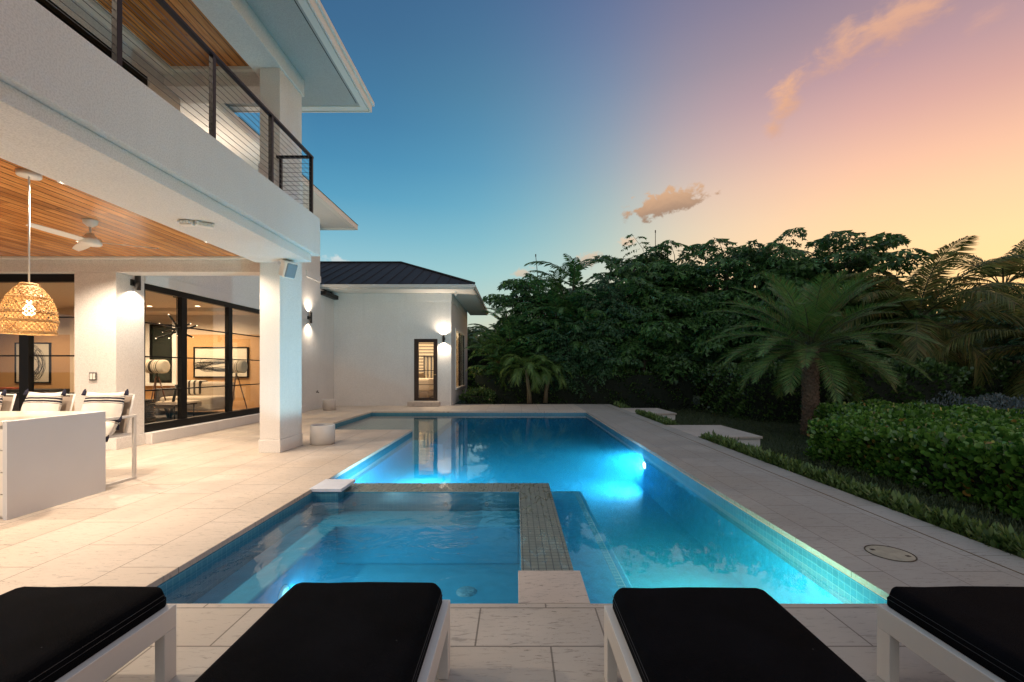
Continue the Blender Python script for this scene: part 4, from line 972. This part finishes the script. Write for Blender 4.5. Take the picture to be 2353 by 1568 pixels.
# ---------------------------------------------------------------- sun loungers
def make_lounger():
    t = thing('sun_lounger', 'x', 'sun lounger', (0,0,0), 'black cushioned sun loungers lined up before the pool')
    W2, L0, L1 = .385, -1.95, 0.0
    f = MB(); f.box(-W2, -W2+.045, L0, L1, .225, .325); f.box(W2-.045, W2, L0, L1, .225, .325)
    f.box(-W2+.045, W2-.045, L1-.045, L1, .226, .324); f.box(-W2+.045, W2-.045, L0, L0+.045, .226, .324)
    f.build('frame', M['white'], t, .003, loc=(0,0,0))
    for sx_ in (-1, 1):
        for y in (L1-.0, L0+.07):
            g = MB(); x = sx_*(W2-.0225); g.box(x-.0225, x+.0225, y-.07, y, 0, .2249); g.build('leg', M['white'], t, .003, loc=(0,0,0))
    s = MB()
    for k in range(14): s.box(-W2+.045, W2-.045, L0+.10+k*.13, L0+.16+k*.13, .285, .305)
    s.build('slats', M['white'], t, loc=(0,0,0))
    cw = .352; n = 10; c = MB(); vs = []; nx, ny = 12, 24; fs = []
    def cush(u, v, top):
        x = u*cw; y = L0+.05+(L1+.02-L0-.05)*(v*.5+.5)
        e = max(0, (abs(u)-.86)/.14); e2 = max(0, (abs(v)-.95)/.05)
        rr_ = min(1, sqrt(e*e+e2*e2)); z = .327+.086+.006*(1-u*u)*(1-v**6) + .0035*sin(5*u+7*v)*(1-u*u)
        zz = z-.055*(1-sqrt(max(0, 1-rr_*rr_))) if top else .3262
        if e > 0 and e2 > 0:
            k = 1-.10*e*e2; x *= 1-.03*e*e2; y = y-(.025*e*e2 if v > 0 else -.025*e*e2)
        return (x, y, zz)
    us = [-1,-.98,-.95,-.91,-.86,-.5,0,.5,.86,.91,.95,.98,1]; vv = [-1,-.993,-.983,-.97,-.95,-.6,-.3,0,.3,.6,.8,.95,.97,.983,.993,1]
    for top in (True, False):
        for u in us:
            for v in vv: vs.append(cush(u, v, top))
    N, K = len(us)*len(vv), len(vv)
    for i in range(len(us)-1):
        for j in range(K-1):
            a = i*K+j; b = a+K; fs += [(a, b, b+1, a+1), (N+a, N+a+1, N+b+1, N+b)]
    for j in range(K-1):
        a = j; fs.append((a, a+1, N+a+1, N+a)); a = (len(us)-1)*K+j; fs.append((a, N+a, N+a+1, a+1))
    for i in range(len(us)-1):
        a = i*K; fs.append((a, N+a, N+a+K, a+K)); a = i*K+K-1; fs.append((a, a+K, N+a+K, N+a))
    c.add(vs, fs, 0, True); cu_ = c.build('cushion', M['cushion'], t, loc=(0,0,0))
    p = MB()
    for s_ in (-1, 1):
        for off, zz in ((.0015, -.030), (.0015, -.052)):
            p.tube([(s_*(cw+off), y_, .413+zz) for y_ in (L0+.1, -1, -.5, L1-.03)], .0012, 4)
    p.build('stitching', M['thread'], cu_, loc=(0,0,0))
    return t
lou = make_lounger()
spots = [(-1.935, 2.03, 'sun lounger at the far left corner of the foreground'), (-.690, 2.07, 'sun lounger left of centre before the hot tub'),
         (.787, 2.02, 'sun lounger right of centre before the open pool'), (2.035, 2.03, 'sun lounger at the right edge of the foreground')]
for i, (x, y, lb) in enumerate(spots):
    o = lou if i == 0 else copy_tree(lou)
    o.location = (x, y, 0); o['label'] = 'black cushioned ' + lb

# ---------------------------------------------------------------- vegetation
def frond(mb, base, az_, el_, L, leaf, n, droop, vee=.5, wid=.03, rs=.014, tipw=.35, sweep=.55, lsag=.25, rnd=random, mi=0, msi=1, start=.14):
    """feather frond: an arching rachis with narrow bent leaflets on both sides"""
    base = Vector(base); pts = []; p = base.copy(); e = el_; N = 14
    hd = Vector((cos(az_), sin(az_), 0)); side = Vector((-sin(az_), cos(az_), 0)); tw = rnd.uniform(-.3, .3)
    for i in range(N+1):
        pts.append((p.copy(), e)); p = p + (hd*cos(e) + Vector((0,0,1))*sin(e))*(L/N); e -= droop/N*(.5+1.0*i/N)
    mb.tube([q for q, _ in pts[::2]], [rs*(1-.8*i/(N/2)) for i in range(N//2+1)], 4, mi=msi, caps=False)
    vs = []; fs = []
    for k in range(n):
        t = start + (1-start)*(k+.5)/n; f = t*N; i = min(N-1, int(f)); fr = f-i
        q = pts[i][0].lerp(pts[i+1][0], fr); ee = pts[i][1]*(1-fr)+pts[i+1][1]*fr
        fw = hd*cos(ee) + Vector((0,0,1))*sin(ee); up = side.cross(fw)*-1
        if up.z < 0: up = -up
        ll = leaf*(.45+.55*sin(min(1, t*1.25+.12)*pi*.62))*(1 if t < .7 else 1-(1-tipw)*(t-.7)/.3)
        for s in (-1, 1):
            sd_ = side*s; vv_ = vee + rnd.uniform(-.15, .15); sw = sweep + .5*t + rnd.uniform(-.08, .08)
            d = (sd_*cos(sw)*cos(vv_) + fw*sin(sw) + up*sin(vv_)*cos(sw)).normalized()
            l2 = ll*rnd.uniform(.88, 1.08); w_ = fw*wid*.5*(1-.2*t)
            m1 = q + d*l2*.5 + Vector((0,0,-lsag*l2*.12)); tp = q + d*l2 + Vector((0,0,-lsag*l2*.55))
            b = len(vs); vs += [q-w_*.4, q+w_*.4, m1+w_, m1-w_, tp]; fs += [(b, b+1, b+2, b+3), (b+3, b+2, b+4)]
    mb.add(vs, fs, mi)
def trunk_mesh(pts, rs, n=14, rough=.0, rnd=random):
    mb = MB(); mb.tube(pts, rs, n); 
    if rough:
        mb.v = [tuple(Vector(v) + Vector((rnd.uniform(-rough, rough), rnd.uniform(-rough, rough), 0))) for v in mb.v]
    return mb
def tree(name, label, loc, crown, trunk, mats, group=None, sc=1, rz=0):
    t = thing(name, label, 'tree' if 'palm' not in name else 'palm tree', loc, group, rz); t.scale = (sc, sc, sc)
    crown.build('crown', mats[0], t, loc=(0,0,0)); trunk.build('trunk', mats[1], t, loc=(0,0,0)); return t

# --- sylvester date palm
r1 = random.Random(11); cr = MB(); H0 = 2.15
for k in range(56):
    lv = k/55; e = R(84 - 100*lv**.9 + r1.uniform(-7, 7)); a = k*2.39996 + r1.uniform(-.15, .15)
    L = 2.50*(.78+.26*sin(pi*min(1, lv*1.1)))*r1.uniform(.9, 1.06); 
    frond(cr, (.12*cos(a), .12*sin(a), H0 + .30*(1-lv)), a, e, L, .43, 96, R(46+24*lv), .42, .023, .020, rnd=r1, lsag=.15, sweep=.45)
tr_ = MB(); tr_.tube([(0,0,-.05),(0,0,.5),(0,0,1.4),(0,0,H0+.1)], [.22,.185,.175,.21], 20)
for i in range(190):       # diamond leaf scars
    z = i/190*(H0+.05); a = i*2.39996; r0 = .180 if z > .4 else .205
    b = Vector((cos(a), sin(a), 0)); s = Vector((-sin(a), cos(a), 0)); q = b*r0 + Vector((0,0,z))
    tr_.add([q - s*.055, q + Vector((0,0,-.045)), q + s*.055, q + Vector((0,0,.06)) , q + b*.035 + Vector((0,0,.035))], [(0,1,4),(1,2,4),(2,3,4),(3,0,4)])
dp = P(1862, 850, 11.6)
tree('date_palm', 'large date palm with a short diamond patterned trunk standing behind the clusia hedge', (dp.x, dp.y, -.32), cr, tr_, [[M['date'], M['stem']], M['barkdate']], sc=1.0)

# --- coconut palms on the right
def coco(label, x, y, Y, L, nf, seed, lean=(.3,.2), leaf=.85, crown_el=(78,-45)):
    rn = random.Random(seed); c_ = P(x, y, Y); H = c_.z + .32; cr = MB()
    for k in range(nf):
        lv = k/(nf-1); e = R(crown_el[0] + (crown_el[1]-crown_el[0])*lv + rn.uniform(-8, 8)); a = k*2.39996 + rn.uniform(-.3, .3) + seed
        frond(cr, (lean[0]+.1*cos(a), lean[1]+.1*sin(a), H), a, e, L*rn.uniform(.85, 1.05), leaf, 84, R(80+20*lv), .15, .055, .03, rnd=rn, lsag=.8, sweep=.45)
    tk = MB(); tk.tube([(0,0,0),(lean[0]*.1,lean[1]*.1,H*.3),(lean[0]*.45,lean[1]*.45,H*.65),(lean[0],lean[1],H)], [.20,.13,.115,.12], 12)
    return tree('coconut_palm', label, (c_.x-lean[0], c_.y-lean[1], -.32), cr, tk, [[M['coco'], M['stem']], M['barkpale']], 'coconut palms on the right')
coco('coconut palm with sunlit spreading fronds right behind the big date palm', 2105, 735, 15.0, 3.3, 24, 2)
coco('tall coconut palm with a visible trunk near the right edge', 2305, 655, 18.5, 3.2, 22, 6, (-.4, .2))
coco('coconut palm off the right edge whose long lower fronds hang over the shrubs', 2440, 800, 13.0, 3.6, 22, 9, (.2, 0), crown_el=(70, -50))

# --- pair of small adonidia palms beyond the pool
def adon(label, x, y, Yd, seed, L, lean):
    rn = random.Random(seed); c_ = P(x, y, Yd); H = c_.z + .02; cr = MB()
    for k in range(15):
        lv = k/14; e = R(74 - 62*lv); a = k*2.39996+seed
        frond(cr, (lean*.98, 0, H), a, e, L*rn.uniform(.9, 1.08), .46, 44, R(125+25*lv), .35, .045, .018, rnd=rn, lsag=.9, sweep=.5, start=.2)
    tk = MB(); tk.tube([(0,0,0),(lean*.2,0,H*.4),(lean*.7,0,H*.75),(lean,0,H+.05)], [.105,.08,.075,.06], 12)
    return tree('small_palm', label, (c_.x-lean, c_.y, 0 if False else -.32+.3), cr, tk, [[M['adon'], M['stem']], M['barkpale']], 'pair of small palms beyond the pool')
adon('small curved frond palm with the taller thicker trunk, left of its pair beyond the pool', 1210, 852, 18.3, 3, 1.45, -.12)
adon('small leaning palm right of its pair beyond the pool', 1262, 860, 18.6, 8, 1.2, .16)

# --- fishtail palms: bipinnate fronds with ragged wedge leaflets
def fish_frond(mb, base, az_, el_, L, rn):
    dr_ = R(rn.uniform(60, 130)); lz = rn.uniform(.8, 1.35); p = Vector(base); e = el_; N = 9; hd = Vector((cos(az_), sin(az_), 0)); side = Vector((-sin(az_), cos(az_), 0)); up0 = Vector((0,0,1)); pts = []
    for i in range(N+1):
        pts.append((p.copy(), e)); p = p + (hd*cos(e)+up0*sin(e))*(L/N); e -= dr_/N
    mb.tube([q for q, _ in pts[::3]], [.018,.012,.008,.004], 3, mi=1, caps=False)
    vs = []; fs = []
    for i in range(2, N+1):
        q, ee = pts[i]; fw = hd*cos(ee)+up0*sin(ee); t = i/N
        for s in ((-1, 1) if i < N else (0,)):
            pl_ = L*.36*sin(pi*(.25+.62*t))*rn.uniform(.8, 1.1)
            d = (side*s*.9 + fw*(.45 if s else 1) + Vector((0,0,rn.uniform(-.25,.1)))).normalized()
            m_ = 7; pr_ = q.copy(); dd_ = d.copy()
            for j in range(m_):
                pr_ = pr_ + dd_*(pl_/m_); dd_ = (dd_ + Vector((0,0,-.13))).normalized()
                for s2 in (-1, 1):
                    sd2 = dd_.cross(Vector((0,0,1))); 
                    if sd2.length < .1: sd2 = side.copy()
                    sd2.normalize(); ld = (sd2*s2*.8 + dd_*.55 + Vector((0,0,rn.uniform(-.75,-.1)))).normalized()
                    ll = LS*.17*lz*rn.uniform(.6, 1.35); nrm = ld.cross(Vector((rn.uniform(-1,1), rn.uniform(-1,1), rn.uniform(-.4,1)))).normalized()
                    tip = pr_ + ld*ll; w_ = nrm*ll*.34; b = len(vs)
                    vs += [pr_, tip - w_ + ld*ll*.1, tip - ld*ll*.18, tip + w_]
                    fs += [(b, b+1, b+2), (b, b+2, b+3)]
    mb.add(vs, fs, 0)
LS = 1.0
def fish_tree(seed, H=6.4, R0=1.5, nst=5):
    rn = random.Random(seed); cr = MB(); tk = MB()
    for s in range(nst):
        a = 2*pi*s/nst + rn.uniform(-.4, .4); h = H*rn.uniform(.62, .95) if s else H*.9; r0 = R0*rn.uniform(.2, .6) if s else .1
        top = Vector((r0*cos(a), r0*sin(a), h*.86)); b = Vector((r0*.25*cos(a), r0*.25*sin(a), 0))
        tk.tube([b, b.lerp(top, .4)+Vector((0,0,.1)), top], [.075,.06,.04], 7)
        for k in range(13):
            t = .34+.66*(k+1)/13; q = b.lerp(top, t); aa = k*2.4 + s*1.3 + rn.uniform(-.3, .3)
            fish_frond(cr, q, aa, R(20+50*t+rn.uniform(-22, 22)), rn.uniform(1.3, 2.4)*(1.05-.22*t), rn)
    return cr, tk
variants = []
for sd_ in (1, 2, 3):
    LS = {1: .82, 2: .66, 3: 1.0}[sd_]
    c_, k_ = fish_tree(sd_, nst={1: 6, 2: 7, 3: 6}[sd_])
    t = thing('fishtail_palm', 'x', 'palm tree', (0,0,-.32), 'fishtail palms along the garden boundary')
    c_.build('crown', [M['fish'] if sd_ != 2 else M['fish2'], M['stem']], t, loc=(0,0,0)); k_.build('trunk', M['bark'], t, loc=(0,0,0)); variants.append(t)
def plume_tree(seed, H=5.6):
    rn = random.Random(seed); cr = MB(); tk = MB()
    for s in range(9):
        a = 2*pi*s/9 + rn.uniform(-.4, .4); h = H*rn.uniform(.45, .86) if s else H*.86; r0 = rn.uniform(.3, 1.0) if s else .1
        top = Vector((r0*cos(a), r0*sin(a), h)); b = Vector((r0*.25*cos(a), r0*.25*sin(a), 0))
        tk.tube([b, b.lerp(top, .5)+Vector((0,0,.1)), top], [.06,.05,.035], 7)
        for k in range(15):
            q = b.lerp(top, .35+.65*(k+1)/15); frond(cr, q, k*2.4+s, R(rn.uniform(38, 84)), rn.uniform(1.4, 2.1), .36, 28, R(rn.uniform(70, 120)), .1, .075, .012, rnd=rn, lsag=.7, sweep=.6)
    return cr, tk
c_, k_ = plume_tree(9)
t = thing('fishtail_palm', 'x', 'palm tree', (0,0,-.32), 'fishtail palms along the garden boundary')
c_.build('crown', [M['fish'], M['stem']], t, loc=(0,0,0)); k_.build('trunk', M['bark'], t, loc=(0,0,0)); variants.append(t)
FT = [(1165, 672, 19.0, 'leftmost fishtail palm, thin and pale against the sky beside the guest wing roof'),
 (1222, 630, 20.5, 'fishtail palm behind the leftmost one, level with its top'),
 (1312, 548, 19.4, 'fishtail palm with the pointed top standing above its left neighbours'),
 (1395, 640, 18.8, 'lower fishtail palm in the dip right of the pointed one'),
 (1462, 562, 19.6, 'fishtail palm below the small dark cloud, first of the high ridge'),
 (1548, 562, 19.0, 'fishtail palm in front of the slender mast'),
 (1640, 556, 19.2, 'fishtail palm right of the slender mast'),
 (1725, 545, 18.2, 'fishtail palm with pale see through tips left of the tallest crown'),
 (1790, 535, 17.6, 'fishtail palm with spiky upright tips before the tallest crown'),
 (1868, 512, 17.4, 'tallest fishtail palm, dark against the orange sky behind the date palm'),
 (1950, 535, 17.0, 'fishtail palm drooping right of the tallest crown'),
 (2015, 600, 16.4, 'rightmost fishtail palm beside the coconut palms'),
 (1290, 735, 18.0, 'short fishtail palm above the pair of small palms'),
 (1400, 745, 17.4, 'short fishtail palm low in front, right of the pair of small palms'),
 (1510, 735, 17.2, 'short fishtail palm over the dark hedge at its middle'),
 (1620, 730, 16.6, 'short fishtail palm touching the left fronds of the date palm'),
 (1745, 720, 16.0, 'short fishtail palm directly behind the date palm fronds'),
 (1880, 740, 15.4, 'short fishtail palm hidden behind the date palm trunk'),
 (1990, 740, 15.2, 'short fishtail palm low between date palm and coconut palms'),
 (2200, 780, 17.5, 'short dark fishtail palm under the coconut fronds'),
 (2125, 690, 19.5, 'fishtail palm filling the space behind the coconut palm fronds'),
 (2260, 720, 20.5, 'dark fishtail palm left of the tall coconut trunk'),
 (2370, 700, 17.0, 'dark fishtail palm cut by the right edge'),
 (1570, 640, 22.0, 'deeper fishtail palm filling the gaps behind the mast'),
 (1720, 640, 21.5, 'deeper fishtail palm filling the gaps before the tallest crown'),
 (1380, 680, 22.0, 'deeper fishtail palm behind the dip in the ridge')]
KIND = [3, 0, 3, 1, 0, 2, 0, 3, 2, 3, 0, 3, 1, 0, 2, 1, 0, 1, 2, 1, 3, 0, 1] + [0, 2, 1]*3
rn = random.Random(5)
for i, (x, y, Y, lb) in enumerate(FT):
    src = variants[KIND[i]]; o = src if src['label'] == 'x' else copy_tree(src)
    if x < 1750: Y = max(Y, 19.3 + .4*(i % 3))
    q = P(x, y, Y); h = (q.z+.32)/(5.85 if src is not variants[3] else 5.9)
    o.location = (q.x, Y, -.32); o.scale = (h*rn.uniform(.9,1.1) if h > .8 else h*1.15,)*2 + (h,); o.rotation_euler = (0, 0, rn.uniform(0, 6.28)); o['label'] = lb

# --- clipped hedges made of leaves around a dark inner mass
def leaf_shape(n, long, wide):
    pts = []
    for k in range(n):
        a = 2*pi*k/n; x = cos(a)*.5; y = sin(a)*.5*(1+.25*cos(a)); pts.append((x*long+long*.5, y*wide))
    return pts
def leaves_on(mb, samples, shape, rn, upb=.5, jit=.6, fold=True):
    vs = []; fs = []
    for (p, nr) in samples:
        d = (Vector(nr)*.8 + Vector((0,0,upb)) + Vector((rn.uniform(-1,1), rn.uniform(-1,1), rn.uniform(-.6,1)))*jit).normalized()
        s = d.cross(Vector((rn.uniform(-1,1), rn.uniform(-1,1), rn.uniform(-1,1)))).normalized(); k = rn.uniform(.7, 1.2)
        b = len(vs); vs += [Vector(p)+d*x*k+s*y*k for x, y in shape]; fs.append(tuple(range(b, b+len(shape))))
    mb.add(vs, fs, 0)
def hedge_samples(poly, z0, ztop, dens, rn, depth=.2, faces=None, bump=.06, rise=None):
    out = []; n = len(poly)
    def hz(x, y): return ztop + bump*sin(3.1*x+1.7*y)+bump*.6*sin(6.3*y-4*x) + (rise(x, y) if rise else 0)
    xs_ = [p[0] for p in poly]; ys_ = [p[1] for p in poly]
    def inside(x, y):
        c = False
        for i in range(n):
            (xa, ya), (xb, yb) = poly[i], poly[(i+1) % n]
            if (ya > y) != (yb > y) and x < (xb-xa)*(y-ya)/(yb-ya)+xa: c = not c
        return c
    A = (max(xs_)-min(xs_))*(max(ys_)-min(ys_))
    for _ in range(int(A*dens)):
        x, y = rn.uniform(min(xs_), max(xs_)), rn.uniform(min(ys_), max(ys_))
        if inside(x, y): out.append(((x, y, hz(x, y)-rn.random()**2*depth), (0,0,1)))
    for i in range(n):
        if faces is not None and i not in faces: continue
        (xa, ya), (xb, yb) = poly[i], poly[(i+1) % n]; L = sqrt((xb-xa)**2+(yb-ya)**2); nx, ny = (yb-ya)/L, -(xb-xa)/L
        for _ in range(int(L*(ztop-z0)*dens)):
            t = rn.random(); x = xa+(xb-xa)*t; y = ya+(yb-ya)*t; zt_ = hz(x, y); v = rn.random(); z = z0+(zt_-z0)*v
            o_ = bump*1.2*sin(5*x+4*y+6*z) - rn.random()**2*depth - .10*(max(0, v-.8)/.2)**2
            out.append(((x+nx*o_, y+ny*o_, z), (nx, ny, 0)))
    return out
def inset(poly, d):
    cx = sum(p[0] for p in poly)/len(poly); cy = sum(p[1] for p in poly)/len(poly); r_ = []
    for x, y in poly:
        v = Vector((cx-x, cy-y, 0)); v.normalize(); r_.append((x+v.x*d, y+v.y*d))
    return r_
def hedge(name, label, cat, poly, z0, ztop, dens, shape, m_, seed, faces=None, depth=.2, upb=.5, jit=.6, bump=.06, cin=.28, **k):
    rn = random.Random(seed); t = thing(name, label, cat, (poly[0][0], poly[0][1], z0))
    mb = MB(); leaves_on(mb, hedge_samples(poly, z0, ztop, dens, rn, depth, faces, bump, **k), shape, rn, upb, jit); mb.build('leaves', m_, t)
    mb = MB(); mb.prism(inset(poly, cin), z0, ztop-.16); mb.build('shade_core', M['core'], t)  # dark solid added inside the leaves to block light, stands for inner shade
    return t
GZ = -.32
big = leaf_shape(8, .078, .058)
hedge('clusia_hedge', 'low clipped hedge of round glossy green leaves on the right beside the walkway', 'hedge',
      [(5.65, 3.6), (9.2, 3.6), (9.4, 8.3), (5.45, 8.3)], GZ+.05, .43, 1000, big, M['clusia'], 1, faces=(0, 3, 2), depth=.2, upb=.55, bump=.045)
hedge('clusia_hedge', 'rear part of the glossy round leaved hedge reaching back beside the date palm', 'hedge',
      [(6.6, 8.5), (9.9, 8.5), (10.2, 11.2), (7.6, 11.2)], GZ+.05, .50, 480, big, M['clusia'], 2, faces=(0, 3), depth=.2)
hedge('clusia_bush', 'taller dark clusia bush right of the date palm trunk', 'bush',
      [(9.6, 12.4), (12.6, 12.4), (12.9, 14.2), (9.4, 14.2)], GZ, 1.42, 260, leaf_shape(7, .11, .085), M['hedge'], 3, faces=(0, 3, 1), depth=.3, bump=.16)
hedge('grey_shrub', 'grey blue rounded shrub behind the hedge at the right edge', 'bush',
      [(9.8, 9.3), (12.3, 9.3), (12.5, 11.0), (10.1, 11.0)], GZ, .62, 420, leaf_shape(6, .07, .03), M['greyleaf'], 4, faces=(0, 3), depth=.15, bump=.12)
dkl = leaf_shape(6, .11, .08)
hedge('boundary_hedge', 'tall dark clipped hedge along the far end of the garden beyond the pool', 'hedge',
      [(-2.0, 18.9), (7.6, 18.3), (7.6, 19.4), (-2.0, 20.0)], GZ, 1.30, 210, dkl, M['hedge'], 5, faces=(0,), depth=.3, bump=.08)
hedge('boundary_hedge', 'tall dark clipped hedge running behind the date palm on the right', 'hedge',
      [(7.5, 18.2), (7.5, 14.6), (9.3, 13.2), (16.0, 13.6), (16.0, 15.4), (9.9, 15.2), (9.0, 18.4)], GZ, 1.42, 200, dkl, M['hedge'], 6, faces=(0, 1, 2), depth=.3, bump=.1, cin=.4)
hedge('garden_shrub', 'small leafy shrub at the foot of the guest wing corner', 'bush',
      [(-2.3, 18.0), (-1.0, 17.9), (-1.0, 18.7), (-2.3, 18.8)], GZ, .42, 420, leaf_shape(6, .09, .05), M['hedge'], 7, faces=(0, 1), depth=.2, bump=.12)
hedge('garden_shrub', 'tall leafy shrub mass behind the guest wing corner', 'bush',
      [(-3.4, 24.5), (1.5, 23.5), (1.5, 25.5), (-3.4, 26.5)], GZ, 2.6, 110, leaf_shape(6, .16, .11), M['hedge'], 8, faces=(0, 1), depth=.5, bump=.3)

# --- low planting along the walkway and lawn tufts
def tufts(name, label, pts_, m_, seed, hgt=.20, nl=16, wl=.022):
    rn = random.Random(seed); mb = MB()
    for x, y, z in pts_:
        k = rn.uniform(.7, 1.25); vs = []; fs = []
        for j in range(nl):
            a = rn.uniform(0, 6.28); e = rn.uniform(.5, 1.4); d = Vector((cos(a)*cos(e), sin(a)*cos(e), sin(e))); s = Vector((-sin(a), cos(a), 0))*wl*.5
            o_ = Vector((x+rn.uniform(-.05,.05), y+rn.uniform(-.05,.05), z+rn.uniform(0,.10)*k)); L = hgt*rn.uniform(.4, .75)*k
            b = len(vs); vs += [o_, o_+d*L*.55-s, o_+d*L, o_+d*L*.55+s]; fs.append((b, b+1, b+2, b+3))
        mb.add(vs, fs)
    o = mb.build(name, m_); tag(o, label, 'ground cover', kind='stuff'); return o
rn = random.Random(21); pp = []
for _ in range(3600):
    y = rn.uniform(2.6, 17.2); w_ = .17
    if 9.1 < y < 11.1 or 13.95 < y < 15.9: continue
    x = 3.80 + abs(rn.gauss(0, w_)); 
    if x > 4.35: continue
    pp.append((x, y, -.30 + .30*max(0, 1-(x-3.8)/.8)*rn.uniform(.5, 1.0)))
tufts('ground_cover', 'low leafy ground cover planted along the edge of the walkway', pp, M['cover'], 22, .16, 11, .035)
pp = [(rn.uniform(3.9, 9.5), rn.uniform(8, 18), -.32) for _ in range(5200)] + [(rn.uniform(4.2, 5.8), rn.uniform(3, 9), -.32) for _ in range(3000)]
gm = leafmat('lawn_blades', (.02, .038, .010), (.06, .08, .022), .6, .2)
tufts('grass', 'short dark lawn grass behind the walkway', pp, gm, 23, .10, 7, .010)

# --- far palms and masts
for i, (x, y, Y, lb) in enumerate(((1082, 772, 42, 'tiny distant palm just right of the guest wing'), (1112, 770, 46, 'tiny distant palm below the leftmost fishtail palm'), (1064, 790, 38, 'distant palm crown partly behind the guest wing'))):
    rn = random.Random(40+i); q = P(x, y, Y); H = q.z+.32; c_ = MB()
    for k in range(20): frond(c_, (0,0,H), k*2.4, R(70-90*k/19), 1.7, .6, 22, R(95), .2, .09, .04, rnd=rn, lsag=.8)
    k_ = MB(); k_.tube([(0,0,0),(.05,0,H)], .13, 8)
    tree('distant_palm', lb, (q.x, Y, -.32), c_, k_, [[M['hedge'], M['stem']], M['bark']], 'distant palms')
hedge('distant_trees', 'dark distant tree line beyond the guest wing', 'trees', [(-14, 40), (6, 38), (6, 42), (-14, 44)], GZ, 3.6, 26, leaf_shape(6, .4, .3), M['hedge'], 9, faces=(0,), depth=.8, bump=.5)
bpy.data.objects['distant_trees']['kind'] = 'stuff'
hedge('distant_trees', 'dark distant tree line beyond the coconut palms', 'trees', [(9, 30), (40, 20), (42, 24), (10, 34)], GZ, 4.6, 26, leaf_shape(6, .4, .3), M['hedge'], 10, faces=(0,), depth=.8, bump=.5)
bpy.data.objects['distant_trees.001']['kind'] = 'stuff'
for x0, y0_, x1_, lb in ((1231, 588, 1236, 'thin leaning mast rising behind the left fishtail palms'), (1506, 533, 1506, 'thin upright mast rising behind the middle fishtail palms')):
    a = P(x0, y0_, 24); b = P(x1_, 640, 24); mt = MB(); d = (b-a)/(a.z-b.z); foot = a + d*(a.z+.32)
    mt.tube([foot, a], [.045, .016], 8); mt.lathe([(0,.1),(.03,.08),(.03,-.05),(0,-.06)], 8, tuple(a))
    o = mt.build('mast', M['bark'], None); tag(o, lb, 'mast')
